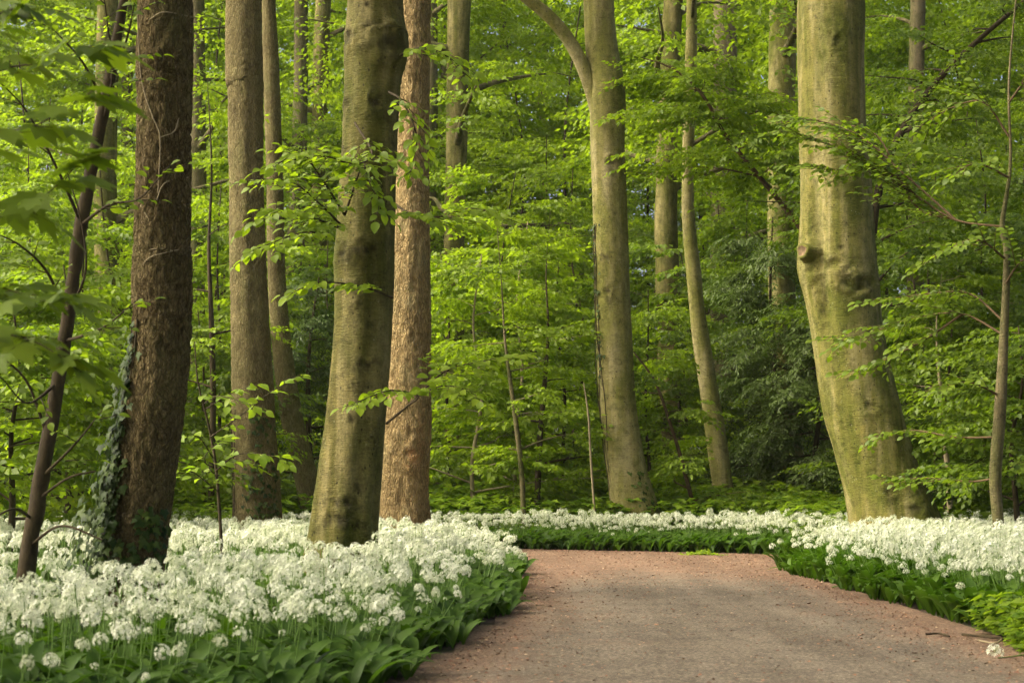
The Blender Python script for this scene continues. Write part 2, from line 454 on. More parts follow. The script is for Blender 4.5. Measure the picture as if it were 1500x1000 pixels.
def put_spray(lv, rg, pos, az, scale, leaf, tint, elev=0.0, roll=0.0, lib=None, tj=.14):
    P, D, Nn, S, _ = (lib or SPRAYS)[rg.integers(len(lib or SPRAYS))]
    M = np.array(Matrix.Rotation(az, 3, 'Z') @ Matrix.Rotation(-elev, 3, 'Y') @ Matrix.Rotation(roll, 3, 'X'))
    k = len(P)
    lv.add(P @ M.T * scale + np.asarray(pos), D @ M.T, Nn @ M.T, S * leaf, np.clip(tint + rg.normal(0, tj, k), 0, 1))

def trunk_part(tree, origin, P, mat, nring, nseg, style, amp=0.01, scars=(), d=None, bumps=(), grain=(.028, .11)):
    """trunk from centre line P (n,4); relief is real: ridges for oak, swellings and scars for beech"""
    L_ = smooth_line(P, 1200)
    zs_ = L_[:, 2]; vis = np.interp(np.linspace(0, 1, nring), [0, .82, 1], [0, .52, 1]); L_ = L_[np.unique(np.round(vis * 1199).astype(int))]; nring = len(L_)
    V, Q = tube(L_, nseg)
    V = V.reshape(nring, nseg, 3)
    cen = L_[:, None, :3]; rad = V - cen; rn = rad / (np.linalg.norm(rad, axis=2, keepdims=True) + 1e-9)
    flat = V.reshape(-1, 3); r_ = np.repeat(L_[:, 3], nseg)
    seed = int(abs(origin[0]) * 37) % 97
    disp = np.zeros(len(flat)); scar = np.zeros(len(flat)); relief = np.full(len(flat), .3)
    if style == 'oak':
        q = rn.reshape(-1, 3) * r_[:, None]
        warp = noise(flat * 6.0, seed)[:, None] * np.array([[.02, .02, .05]])
        a = np.stack([q[:, 0] / grain[0], q[:, 1] / grain[0], flat[:, 2] / grain[1]], 1) + warp / .03
        n1 = np.abs(noise(a, seed + 1)); n2 = np.abs(noise(a * 1.9 + 5, seed + 2))
        rel = np.clip(1.5 * np.minimum(n1 * 2.0, .12 + n2 * 1.5) ** .75, 0, 1)
        relief = rel; disp = (rel - .55) * amp
        disp += noise(flat * 1.3, seed + 4) * amp * .8
    else:
        disp = fbm(flat * np.array([[2.6, 2.6, 1.1]]), 3, seed) * amp
        disp += np.maximum(0, noise(flat * np.array([[1.2, 1.2, 16]]), seed + 7) - .45) * amp * .5
    flutes = noise(np.stack([rn.reshape(-1, 3)[:, 0] * 2.6, rn.reshape(-1, 3)[:, 1] * 2.6, flat[:, 2] * .25], 1), seed + 9)
    h = flat[:, 2] - L_[0, 2]
    disp += flutes * r_ * (.05 + .16 * np.exp(-h / .45))
    for (px, py, w, hgt, dark) in scars:      # a scar: swollen rim, dark hollow
        c = at(px, py, d - .0)
        i = np.argmin(np.abs(L_[:, 2] - c[2])); cc, rr = L_[i, :3], L_[i, 3]
        dx = np.clip(c[0] - cc[0], -rr * .96, rr * .96)
        s = np.array((cc[0] + dx, cc[1] - math.sqrt(rr * rr - dx * dx), c[2]))
        ww, hh = w * d / F, hgt * d / F
        e = flat - s
        u = np.sqrt((e[:, 0] ** 2 + e[:, 1] ** 2) / ww ** 2 + e[:, 2] ** 2 / hh ** 2 + 1e-9) * (1 + .45 * fbm(flat / min(ww, hh) * .9, 3, seed + 3))
        m_ = min(ww, hh); disp += m_ * (.13 * np.exp(-((u - .9) / .5) ** 2) - .12 * np.exp(-(u / .5) ** 2) + .30 * np.exp(-u * u) * fbm(flat / m_ * 1.1, 3, seed + 5))
        scar = np.maximum(scar, dark * np.clip(1.3 - u, 0, 1) * np.clip(.55 + .9 * fbm(flat / m_ * 1.6, 3, seed + 6), 0, 1))
    for (px, py, w, amt) in bumps:            # plain swelling
        c = at(px, py, d)
        i = np.argmin(np.abs(L_[:, 2] - c[2])); cc, rr = L_[i, :3], L_[i, 3]
        dx = np.clip(c[0] - cc[0], -rr * .98, rr * .98)
        s = np.array((cc[0] + dx, cc[1] - math.sqrt(rr * rr - dx * dx), c[2])); ww = w * d / F
        u = np.linalg.norm(flat - s, axis=1) / ww
        disp += ww * amt * np.exp(-u * u)
    V = flat + rn.reshape(-1, 3) * disp[:, None]
    me = np_mesh('trunk', V - np.asarray(origin), Q, mat, smooth=True, attrs={'scar': scar, 'relief': relief})
    return link('trunk', me, tree), L_

def px_line(pts, d, top=15.0, flare=1.22, keep=None):
    """photograph rows (x, y, width) from top to bottom -> centre line (X, Y, Z, r) from the ground up"""
    rows = []
    for (x, y, w) in reversed(pts):
        p = at(x, y, d); rows.append((*p, w * .5 * d / F))
    rows = np.array(rows)
    lo, nx = rows[0], rows[1]
    k = (lo[2] + .12) / max(nx[2] - lo[2], .2)
    foot = lo + (lo - nx) * k * .6; foot[2] = -.12; foot[3] = lo[3] * flare
    mid = lo + (lo - nx) * k * .35; mid[2] = lo[2] * .45; mid[3] = lo[3] * (1 + (flare - 1) * .35)
    rows = np.vstack([foot, mid, rows] if lo[2] > .25 else [foot, rows])
    if top:
        a, b = rows[-2], rows[-1]
        dr = (b - a) / (b[2] - a[2])
        for f in (.33, .66, 1.0):
            z = b[2] + (top - b[2]) * f
            q = b + dr * (z - b[2]) * .6; q[2] = z; q[3] = b[3] * (1 - .62 * f); rows = np.vstack([rows, q])
    return rows

def high_crown(tree, origin, line, rg, n_limb, z0, z1, reach, mat_wood, mat_leaf, tint, leaf=.12, sprays=13, scale=1.7):
    lv = Leaves()
    for k in range(n_limb):
        z = z0 + (z1 - z0) * (k + rg.random()) / n_limb
        i = np.argmin(np.abs(line[:, 2] - z)); b = line[i]
        az = k * 2.4 + rg.uniform(-.5, .5); ln = reach * rg.uniform(.7, 1.15) * (1 - .35 * (z - z0) / (z1 - z0 + .1))
        dz = rg.uniform(.15, .6)
        pts = [(b[0], b[1], b[2], b[3] * .42)]
        for t in (.3, .6, 1.0):
            pts.append((b[0] + math.cos(az) * ln * t + rg.normal(0, .12), b[1] + math.sin(az) * ln * t + rg.normal(0, .12), b[2] + ln * dz * (t - .35 * t * t), max(.012, b[3] * .4 * (1 - t))))
        S = smooth_line(pts, 10)
        w = Wood(); w.add(S, 6); w.build('branch', mat_wood, tree, origin)
        for _ in range(sprays):
            t = rg.uniform(.25, 1.0); q = S[int(t * 9)]
            a2 = az + rg.normal(0, .9)
            put_spray(lv, rg, (q[0] + rg.normal(0, .25), q[1] + rg.normal(0, .25), q[2] + rg.normal(0, .28)), a2, scale * rg.uniform(.7, 1.2), leaf, tint + rg.normal(0, .1), rg.normal(-.1, .2), rg.normal(0, .2))
    o = link('crown', lv.mesh('crown', 'small', mat_leaf, origin), tree, 'stuff')
    return o

# ------------------------------------------------------------------ setting: ground and path
def smooth_poly(P, n):
    P = np.asarray(P, float); Q = np.vstack([P[-1], P, P[:2]]); out = []
    for i in range(len(P)):
        a, b, c, d = Q[i], Q[i + 1], Q[i + 2], Q[i + 3]
        for t in np.linspace(0, 1, n, endpoint=False):
            out.append(.5 * (2 * b + (c - a) * t + (2 * a - 5 * b + 4 * c - d) * t ** 2 + (3 * b - a - 3 * c + d) * t ** 3))
    return np.array(out)
def inside(poly, p):
    x, y = p[:, 0], p[:, 1]; r = np.zeros(len(p), bool)
    for (x0, y0), (x1, y1) in zip(poly, np.roll(poly, -1, 0)):
        c = (y0 > y) != (y1 > y)
        r ^= c & (x < (x1 - x0) * (y - y0) / (y1 - y0 + 1e-12) + x0)
    return r
def edge_dist(poly, p):
    """distance to the outline and the direction towards it"""
    best = np.full(len(p), 1e9); dirv = np.zeros((len(p), 2))
    for a, b in zip(poly, np.roll(poly, -1, 0)):
        e = b - a; t = np.clip(((p - a) @ e) / (e @ e + 1e-12), 0, 1)
        q = a + t[:, None] * e - p; dd = np.linalg.norm(q, axis=1)
        k = dd < best; best[k] = dd[k]; dirv[k] = q[k]
    return best, dirv / (np.linalg.norm(dirv, axis=1)[:, None] + 1e-9)

LEFT_EDGE = [(-14, 4.4), (-6, 4.5), (-3, 4.75), (-1.7, 5.2), (-.95, 6.0), (-.5, 7.0), (-.25, 8.6), (-.04, 10.6), (.09, 13.2), (.13, 15.6), (.05, 17.2), (-.35, 18.4), (-1.4, 19.2), (-4, 19.8), (-14, 20.2)]
RIGHT_EDGE = [(2.75, -8), (2.6, 2), (2.5, 6), (2.5, 8.3), (2.5, 10), (2.55, 12), (2.6, 14.6), (2.5, 16.2), (2.75, 17.3), (3.3, 18.4), (3.35, 19.3), (2.9, 20.1), (1.4, 20.9), (0, 21.6), (-2, 22.3), (-5, 22.9), (-14, 23.4)]
path_poly = np.array(LEFT_EDGE[::-1] + [(-14, -8)] + RIGHT_EDGE)
# path: fine grid inside the outline so that the litter attribute can follow its edges
nx_, ny_ = 96, 190
gx = np.linspace(-14, 3.6, nx_); gy = np.linspace(-8, 23.6, ny_)
G = np.stack(np.meshgrid(gx, gy), -1).reshape(-1, 2)
ed, _ = edge_dist(path_poly, G); ins = inside(path_poly, G)
sd = np.where(ins, ed, -ed)
keep = (sd > -.22).reshape(ny_, nx_)
cell = keep[:-1, :-1] & keep[1:, :-1] & keep[:-1, 1:] & keep[1:, 1:]
ii, jj = np.nonzero(cell)
Q = np.stack([ii * nx_ + jj, ii * nx_ + jj + 1, (ii + 1) * nx_ + jj + 1, (ii + 1) * nx_ + jj], 1)
litter = np.clip(.52 * np.exp(-np.maximum(sd, 0) / .26) + .42 * np.clip((G[:, 1] - 13.5) / 4, 0, 1), 0, .7)
camber = .012 * np.clip(sd, 0, 1) + .006
me = np_mesh('path', np.column_stack([G, camber]), Q, 'path_asphalt', smooth=True, attrs={'litter': litter})
bpy.context.view_layer.update()
o = link('path', me, None, 'structure'); o['label'] = 'asphalt woodland path littered with red-brown bud scales'; o['category'] = 'path'

gs = np.concatenate([np.linspace(-400, -40, 10), np.linspace(-36, 36, 73), np.linspace(40, 400, 10)])
gt = np.concatenate([np.linspace(-60, -8, 6), np.linspace(-6, 66, 73), np.linspace(70, 900, 16)])
G2 = np.stack(np.meshgrid(gs, gt), -1).reshape(-1, 2)
e2, _ = edge_dist(path_poly, G2); s2 = np.where(inside(path_poly, G2), -e2, e2)
zz = np.where(s2 > .6, (noise(np.column_stack([G2 * .35, G2[:, 0] * 0]), 5)) * .05 * np.clip((s2 - .6) / 2, 0, 1), 0) - .004
n1 = len(gs)
ii, jj = np.meshgrid(np.arange(len(gt) - 1), np.arange(n1 - 1), indexing='ij')
Q = np.stack([ii * n1 + jj, ii * n1 + jj + 1, (ii + 1) * n1 + jj + 1, (ii + 1) * n1 + jj], -1).reshape(-1, 4)
o = link('ground', np_mesh('ground', np.column_stack([G2, zz]), Q, 'forest_floor', smooth=True), None, 'structure')
o['label'] = 'dark forest floor of soil and leaf litter'; o['category'] = 'ground'

# ------------------------------------------------------------------ the tall trees, traced as rows (x, y, width) of the photograph
def tall_tree(name, label, pts, d, mat, style, seed, nring=150, nseg=28, amp=.012, top=15.0, scars=(), bumps=(), group=None, crown=True,
              mat_leaf='beech_leaf', tint=.5, z0=8.0, reach=3.4, n_limb=9, flare=1.22, wood='bark_thicket', sprays=13, cat='tree', grain=(.028, .11)):
    P = px_line(pts, d, top, flare)
    org = np.array((P[0, 0], P[0, 1], 0.0))
    t = thing(name, org, label, cat, group)
    tr, line = trunk_part(t, org, P, mat, nring, nseg, style, amp, scars, d, bumps, grain)
    if crown:
        high_crown(t, org, line, np.random.default_rng(seed), n_limb, z0, top - .3, reach, wood, mat_leaf, tint, sprays=sprays)
    return t, org, line

oak, oak_o, oak_l = tall_tree('oak_tree', 'dark rough-barked oak with ivy at its foot beside the thin leaning stem',
    [(243, -20, 82), (242, 150, 79), (240, 330, 77), (239, 395, 82), (236, 500, 81), (224, 600, 85), (209, 700, 89), (197, 800, 90)],
    10.0, 'bark_oak_dark', 'oak', 1, nring=420, nseg=80, amp=.024, grain=(.024, .075), top=14, tint=.45, flare=1.3, n_limb=8, z0=6.5)
lb, lb_o, lb_l = tall_tree('beech_tree', 'smooth olive-barked beech with dark eye scars standing among the white flowers left of the path',
    [(549, -20, 80), (549, 60, 84), (542, 200, 81), (537, 300, 82), (534, 400, 86), (531, 500, 85), (523, 600, 89), (512, 700, 94), (503, 790, 102)],
    13.0, 'bark_beech_olive', 'beech', 2, nring=420, nseg=90, amp=.012, top=15, flare=1.25,
    scars=[(540, 15, 6, 6, .9), (515, 60, 22, 16, .7), (572, 80, 22, 24, .8), (553, 45, 30, 10, .5), (553, 160, 14, 22, .8), (510, 160, 14, 12, .7), (575, 205, 12, 26, .8), (505, 375, 16, 12, .8), (533, 370, 22, 14, .85),
           (532, 428, 14, 9, .9), (528, 455, 12, 8, .9), (540, 535, 24, 9, .9), (520, 615, 8, 6, .9), (548, 645, 8, 6, .8), (530, 715, 12, 8, .8), (515, 735, 30, 10, .85), (500, 760, 22, 14, .8), (530, 770, 16, 10, .8), (480, 735, 8, 8, .7), (525, 565, 12, 5, .8), (545, 480, 10, 6, .7), (560, 640, 8, 6, .8), (536, 690, 7, 5, .7)],
    bumps=[(588, 70, 34, .25), (520, 75, 30, .12), (500, 380, 26, .12)])
po, po_o, po_l = tall_tree('oak_tree', 'pale brown furrowed oak with a torn bark wound near its foot',
    [(606, -20, 47), (604, 120, 47), (602, 250, 50), (601, 350, 54), (600, 500, 60), (596, 600, 66), (592, 700, 72), (591, 752, 76)],
    21.0, 'bark_oak_pale', 'oak', 3, nring=320, nseg=72, amp=.028, grain=(.032, .13), top=16, scars=[(606, 668, 11, 15, .9), (616, 640, 7, 34, .6)], flare=1.18, mat_leaf='beech_leaf', tint=.6)
go, go_o, go_l = tall_tree('oak_tree', 'straight grey-brown oak with finely furrowed bark rising behind the bright young lime',
    [(357, -20, 51), (358, 110, 54), (360, 130, 52), (361, 250, 51), (364, 400, 53), (367, 500, 57), (371, 600, 62), (377, 740, 68)],
    22.0, 'bark_oak_grey', 'oak', 4, nring=300, nseg=64, amp=.016, grain=(.026, .10), top=16, flare=1.2)
cu, cu_o, cu_l = tall_tree('curved_tree', 'slim brown trunk bowing to the left between grey oak and olive beech',
    [(393, -20, 19), (397, 100, 24), (402, 250, 24), (405, 400, 26), (412, 500, 29), (427, 610, 32), (446, 690, 34), (458, 745, 38)],
    25.0, 'bark_oak_grey', 'oak', 5, nring=200, nseg=40, amp=.008, top=15, n_limb=6)
mb, mb_o, mb_l = tall_tree('beech_tree', 'forked grey beech with a knot and lichen streaks behind the far flower bank',
    [(876, -20, 44), (880, 60, 47), (888, 130, 52), (890, 220, 49), (893, 300, 51), (896, 400, 53), (899, 500, 54), (906, 600, 55), (918, 690, 59), (930, 748, 70)],
    24.0, 'bark_beech_grey', 'beech', 6, nring=360, nseg=72, amp=.012, top=16, flare=1.25, scars=[(895, 245, 14, 12, .6), (884, 382, 7, 7, .8), (888, 430, 8, 14, .8), (880, 540, 5, 16, .5), (905, 600, 22, 4, .4), (900, 315, 4, 3, .6)],
    bumps=[(885, 150, 30, .15)], tint=.55)
rb, rb_o, rb_l = tall_tree('beech_tree', 'massive leaning yellow-green beech with a knob and burrs right of the path',
    [(1217, -20, 98), (1217, 100, 98), (1219, 200, 100), (1225, 300, 106), (1228, 370, 110), (1233, 430, 106), (1243, 500, 106), (1263, 600, 114), (1287, 690, 116), (1306, 755, 134)],
    20.0, 'bark_beech_yellow', 'beech', 7, nring=460, nseg=110, amp=.013, top=16, flare=1.38,
    scars=[(1217, 72, 10, 16, .5), (1188, 35, 4, 4, .8), (1228, 280, 22, 10, .35), (1248, 425, 18, 10, .6), (1212, 395, 14, 16, .45), (1220, 370, 6, 5, .7), (1238, 405, 7, 5, .7), (1200, 440, 5, 12, .6), (1230, 400, 34, 5, .3), (1182, 345, 6, 16, .5), (1250, 420, 30, 16, .55), (1203, 480, 8, 5, .4), (1265, 600, 12, 10, .35), (1225, 620, 6, 6, .4), (1232, 560, 6, 6, .4), (1240, 660, 6, 6, .4), (1290, 720, 14, 10, .5), (1330, 745, 16, 12, .6), (1270, 690, 30, 4, .3), (1280, 335, 7, 10, .9), (1225, 337, 4, 3, .6), (1186, 400, 9, 12, .35), (1190, 420, 10, 8, .35), (1183, 385, 8, 8, .3), (1198, 455, 5, 16, .5), (1205, 385, 10, 7, .4), (1222, 405, 12, 5, .4), (1228, 130, 24, 3, .3), (1240, 235, 26, 3, .3), (1245, 385, 34, 2.5, .35), (1255, 520, 34, 2.5, .3), (1275, 640, 38, 2.5, .3)],
    bumps=[(1176, 395, 34, .20), (1186, 430, 30, .06), (1260, 415, 40, .08), (1205, 400, 30, .06)] + [(1184 + (y - 250) * .085, y, 11, -.30) for y in range(235, 490, 9)], tint=.4, reach=4.0)
# the sawn-off knob on the big beech
k = at(1184, 371, 19.74)
ang = np.linspace(0, 2 * np.pi, 20, endpoint=False)
prof = [(-.12, .15), (-.02, .125), (.05, .102), (.10, .094), (.118, .080), (.112, .060), (.098, .046), (.088, .0)]
V = []
for dpt, rr in prof:
    for a in ang:
        wob = 1 + .10 * math.sin(3 * a + 1) + .06 * math.sin(5 * a)
        V.append((k[0] - dpt * .76 + .65 * math.cos(a) * rr * wob, k[1] - dpt * .65 - .76 * math.cos(a) * rr * wob, k[2] + math.sin(a) * rr * wob + dpt * .2))
n = 20; Qk = [(i * n + j, i * n + (j + 1) % n, (i + 1) * n + (j + 1) % n, (i + 1) * n + j) for i in range(len(prof) - 1) for j in range(n)]
me = np_mesh('knob', np.array(V) - rb_o, np.array(Qk), ['bark_beech_yellow', 'fresh_wood'], mat_idx=[1 if i // n >= 5 else 0 for i in range(len(Qk))], smooth=True)
link('knob', me, rb)
# fork of the middle beech
w = Wood(); w.add(smooth_line([(*at(896, 290, 24.0), .13), (*at(886, 200, 24.0), .145), (*at(866, 128, 23.95), .112), (*at(840, 70, 23.9), .098), (*at(808, 28, 23.8), .092), (*at(765, -8, 23.7), .085), (*at(690, -70, 23.4), .07)], 40), 20)
w.build('branch', 'bark_beech_grey', mb, mb_o)

BG = [  # trunks of the wood behind: rows, distance, bark, crown tint, label
    ([(673, -20, 34), (671, 60, 33), (669, 200, 32), (666, 350, 31), (665, 480, 31), (668, 640, 34)], 34, 'bark_beech_olive', 'brown-olive beech trunk rising behind the bright sapling thicket'),
    ([(988, -20, 26), (980, 110, 31), (976, 300, 33), (979, 450, 36), (986, 600, 40), (994, 700, 44)], 31, 'bark_beech_olive', 'straight olive beech trunk just behind the forked grey beech'),
    ([(1014, -20, 14), (1012, 100, 17), (1008, 220, 18), (1008, 310, 21), (1016, 400, 23), (1027, 500, 26), (1043, 600, 28), (1060, 720, 33)], 26, 'bark_beech_grey', 'slender sinuous pale trunk between straight olive beech and the hemlock'),
    ([(1062, -20, 34), (1062, 150, 36), (1060, 300, 36), (1058, 450, 38), (1062, 640, 42)], 38, 'bark_thicket', 'dim dark trunk half hidden by leaves near the hemlock'),
    ([(1147, -20, 39), (1146, 100, 40), (1143, 300, 38), (1146, 450, 40), (1153, 600, 42), (1160, 720, 44)], 29, 'bark_beech_yellow', 'tall yellow-green beech trunk close behind the massive leaning beech'),
    ([(158, -20, 30), (154, 250, 34), (156, 350, 36), (160, 480, 38), (164, 640, 40)], 32, 'bark_beech_olive', 'olive beech trunk seen between dark oak and thin leaning stem'),
    ([(287, -20, 24), (289, 100, 24), (289, 300, 26), (286, 500, 28), (284, 660, 30)], 36, 'bark_thicket', 'dark trunk in the wood just right of the ivy-footed oak'),
    ([(441, -20, 20), (441, 100, 20), (438, 260, 22), (430, 420, 24), (432, 640, 26)], 36, 'bark_thicket', 'dark upright trunk above the yew, left of olive beech'),
    ([(474, -20, 23), (470, 100, 23), (468, 300, 24), (466, 500, 26), (468, 640, 28)], 40, 'bark_beech_olive', 'olive trunk in the wood partly covered by the olive beech'),
    ([(630, -20, 20), (632, 120, 20), (628, 300, 22), (625, 640, 24)], 40, 'bark_thicket', 'dark trunk seen at the right edge of the pale oak'),
    ([(655, -20, 14), (652, 200, 16), (650, 640, 20)], 46, 'bark_thicket', 'thin dark trunk behind the brown-olive beech'),
    ([(186, -20, 14), (186, 200, 17), (186, 640, 20)], 44, 'bark_thicket', 'thin dim trunk far behind the dark oak'),
    ([(1345, -20, 22), (1342, 150, 23), (1340, 640, 28)], 40, 'bark_thicket', 'dim conifer-like trunk behind the leafy thicket right of the massive beech'),
    ([(735, -20, 12), (742, 200, 13), (745, 640, 16)], 52, 'bark_thicket', 'far thin trunk in the bright gap of the wood'),
    ([(798, -20, 14), (795, 200, 15), (800, 640, 18)], 56, 'bark_thicket', 'far thin trunk left of the forked grey beech'),
]
for i, (pts, d, mat, lab) in enumerate(BG):
    tall_tree('background_tree', lab, pts, d, mat, 'beech', 40 + i, nring=80, nseg=24, amp=.014, top=17 + (i % 4), tint=.62 + .06 * (i % 4), z0=5.0, n_limb=11, reach=3.4, sprays=18,
              group='trunks of the wood behind')
# unseen trees added round the viewpoint to shade the foreground and filter sky light
for i, (x, y, r_, lab) in enumerate([(-7.2, 3.4, .25, 'tall unseen beech added for shade left of the near flower bank'), (-8.6, 8.2, .22, 'slimmer unseen beech added for shade beyond the near flower bank'), (6.4, 4.2, .26, 'tall unseen beech added for shade right of the path'),
    (-3.4, -3.5, .27, 'unseen beech added for shade behind the viewpoint left of the path'), (4.6, -4.6, .25, 'unseen beech added for shade behind the viewpoint right of the path'), (-11, -2.5, .24, 'unseen beech added for shade far back on the left of the path'), (10.5, -1.5, .24, 'unseen beech added for shade far back on the right of the path'), (9.6, 9.5, .24, 'unseen beech added for shade behind the right flower bank')]):
    t = thing('beech_tree', (x, y, 0), lab, 'tree', 'unseen canopy trees added for shade')
    P = np.array([(x, y, -.1, r_ * 1.3), (x, y, .5, r_), (x + .1, y + .1, 4, r_ * .9), (x, y + .2, 9, r_ * .6), (x + .1, y, 14, r_ * .2)])
    tr, line = trunk_part(t, np.array((x, y, 0.)), P, 'bark_beech_grey', 120, 32, 'beech', .01)
    high_crown(t, np.array((x, y, 0.)), line, np.random.default_rng(70 + i), 13, 5.2, 13.5, 4.6, 'bark_thicket', 'beech_leaf', .5, sprays=24, scale=2.1, leaf=.14)

# ------------------------------------------------------------------ thicket: young trees with tiered sprays
def thicket_tree(name, label, X, Y, height, reach, n_br, seed, mat_leaf, tint, leaf=.098, group=None, lean=(0, 0), r0=.04, wood='twig_dark',
                 z0=.5, lib=None, shape='small', sprays=13, scale=.95, elev=0.0, stem=None, rise=.25, cat='young tree'):
    rg = np.random.default_rng(seed)
    org = np.array((X, Y, 0.))
    t = thing(name, org, label, cat, group)
    if stem is None:
        stem = [(X, Y, -.1, r0 * 1.2)]
        for f in (.25, .5, .75, 1.0):
            stem.append((X + lean[0] * f + rg.normal(0, .07) * height / 4, Y + lean[1] * f + rg.normal(0, .07) * height / 4, height * f, r0 * (1 - .8 * f)))
    S = smooth_line(stem, 34)
    V, Qd = tube(S, 9)
    V += (noise(V * 9, seed) * .12)[:, None] * 0
    link('trunk', np_mesh('trunk', V - org, Qd, wood, smooth=True), t)
    lv = Leaves()
    ztop = S[-1, 2]
    for k in range(n_br):
        f = (k + rg.random()) / n_br; z = z0 + (ztop * .98 - z0) * f
        b = S[np.argmin(np.abs(S[:, 2] - z))]
        az = k * 2.399 + rg.uniform(-.6, .6); ln = reach * (1.1 - .65 * f) * rg.uniform(.65, 1.15)
        rs = rise + rg.normal(0, .1)
        pts = [(b[0], b[1], b[2], max(.006, b[3] * .5))]
        for u in (.3, .65, 1.0):
            pts.append((b[0] + math.cos(az) * ln * u + rg.normal(0, .06), b[1] + math.sin(az) * ln * u + rg.normal(0, .06), b[2] + ln * rs * (u - .45 * u * u) + elev * ln * u, max(.003, b[3] * .45 * (1 - u))))
        B = smooth_line(pts, 9)
        w = Wood(); w.add(B, 4); w.build('branch', wood, t, org)
        tb = tint + rg.normal(0, .10)
        for j in range(sprays):
            u = 1.0 if j == 0 else rg.uniform(.18, 1.0); q = B[int(u * 8)]
            sg = 1 if j % 2 else -1
            put_spray(lv, rg, (q[0], q[1], q[2] + rg.normal(0, .05)), az + (0 if j == 0 else sg * rg.uniform(.3, 1.2)), scale * rg.uniform(.65, 1.15), leaf, tb, rg.normal(-.08 + elev * .6, .14), rg.normal(0, .16), lib)
    link('crown', lv.mesh('crown', shape, mat_leaf, org), t, 'stuff')
    return t, org, S

def X_of(px, Y): return (px - 750) * Y / F
rgU = np.random.default_rng(5)
G_M = 'young trees of the bright thicket'  # leaf tint grows with distance, painting in the light from beyond
for i, (px, Y, h, rch, tn) in enumerate([(700, 25, 4.2, 1.7, .72), (760, 27, 5.0, 1.9, .80), (820, 28, 4.6, 1.8, .7), (650, 28, 4.6, 1.7, .66), (735, 31, 6.5, 2.2, .82), (840, 32, 6.8, 2.3, .78), (790, 35, 8, 2.6, .86), (690, 37, 8.5, 2.6, .85)]):
    thicket_tree('young_maple' if i % 3 == 2 else 'young_beech', 'young maple with darker green leaves in the thicket between pale oak and forked beech' if i % 3 == 2 else 'young beech with tiered bright leaves in the thicket between pale oak and forked beech', X_of(px, Y), Y, h, rch, 18, 100 + i, 'maple_leaf' if i % 3 == 2 else 'beech_leaf', tn, leaf=(.098, .12, .085)[i % 3], group=G_M, wood='twig_pale' if i < 2 else 'twig_dark', z0=.5)
for i, (px, Y, h, rch, tn) in enumerate([(950, 28, 4.0, 1.6, .68), (1000, 30, 5.0, 1.8, .62), (1045, 34, 7.0, 2.3, .66), (960, 36, 8.0, 2.5, .72), (1100, 33, 7.0, 2.3, .55), (1110, 38, 9.0, 2.6, .62)]):
    thicket_tree('young_maple' if i % 2 else 'young_beech', 'young maple with darker green leaves in the thicket between forked and massive beech' if i % 2 else 'young beech in the thicket between forked beech and massive leaning beech', X_of(px, Y), Y, h, rch, 18, 130 + i, 'maple_leaf' if i % 2 else 'beech_leaf', tn, leaf=(.085, .11, .1)[i % 3], group='young trees behind the far bank')
for i, (px, Y, h, rch, tn) in enumerate([(1390, 22.5, 3.2, 1.5, .45), (1450, 23.5, 4.6, 1.8, .4), (1520, 22, 4.8, 1.8, .35), (1370, 25, 5.4, 1.9, .5), (1440, 27, 6.8, 2.2, .55), (1540, 27, 7.0, 2.4, .5), (1330, 29, 7.0, 2.2, .6), (1420, 33, 8.5, 2.6, .7), (1500, 36, 9.5, 2.8, .72), (1600, 31, 8, 2.6, .5), (1490, 19.2, 2.6, 1.2, .4)]):
    thicket_tree('young_maple', 'young maple with dense mid-green leaves in the thicket right of the massive beech', X_of(px, Y), Y, h, rch, 20, 160 + i, 'maple_leaf', tn + .1, group='young maples right of the massive beech', leaf=.085)
for i, (px, Y, h, rch, tn) in enumerate([(20, 17, 2.6, 1.2, .5), (90, 20, 3.4, 1.5, .5), (-20, 21, 4.6, 1.7, .55), (120, 25, 5, 1.8, .6), (40, 27, 6.2, 2.1, .62), (-40, 29, 7, 2.3, .6), (150, 30, 7.2, 2.2, .7), (70, 34, 8.6, 2.5, .72), (220, 36, 9, 2.6, .75)]):
    thicket_tree('young_beech', 'young beech in the shady thicket left of the dark oak', X_of(px, Y), Y, h, rch, 18, 200 + i, 'beech_leaf', tn, group='young trees left of the dark oak')
for i, (px, Y, h, rch, tn) in enumerate([(300, 25, 3.4, 1.5, .6), (320, 29, 6.0, 2.0, .68), (420, 30, 4.0, 1.7, .4), (480, 31, 5.4, 1.9, .5), (380, 33, 7.5, 2.3, .72), (450, 36, 9, 2.5, .78), (540, 34, 8, 2.3, .7), (300, 38, 9.5, 2.6, .78), (590, 37, 9, 2.5, .75)]):
    thicket_tree('young_maple' if i % 3 == 0 else 'young_beech', 'young maple with darker green leaves in the thicket behind dark oak and olive beech' if i % 3 == 0 else 'young beech in the thicket behind dark oak and olive beech', X_of(px, Y), Y, h, rch, 18, 230 + i, 'maple_leaf' if i % 3 == 0 else 'beech_leaf', tn, leaf=(.098, .12, .085)[i % 3], group='young trees behind the two left trees')
for i in range(17):
    Y = 39 + (i * 7 % 9) * .9; px = 20 + i * 92
    thicket_tree('tall_young_beech', 'tall young beech filling the middle storey of the wood behind', X_of(px, Y), Y, 11 + (i * 5 % 4), 3.0, 20, 320 + i, 'beech_leaf', .8, leaf=.13, group='tall young beeches of the middle storey', scale=1.45, r0=.07, sprays=12)
for i, (px, Y, h) in enumerate([(1135, 28.0, 5.2), (1200, 26.8, 4.0)]):
    thicket_tree('hemlock_tree', ['dark drooping hemlock behind the far flower bank', 'smaller dark hemlock close behind the massive leaning beech'][i], X_of(px, Y), Y, h, 1.55, 26, 260 + i, 'yew_leaf', .75, leaf=.095, lib=YEWS, shape='needle', sprays=15, scale=1.0, elev=-.22, rise=.1, r0=.06, z0=.25, cat='conifer')
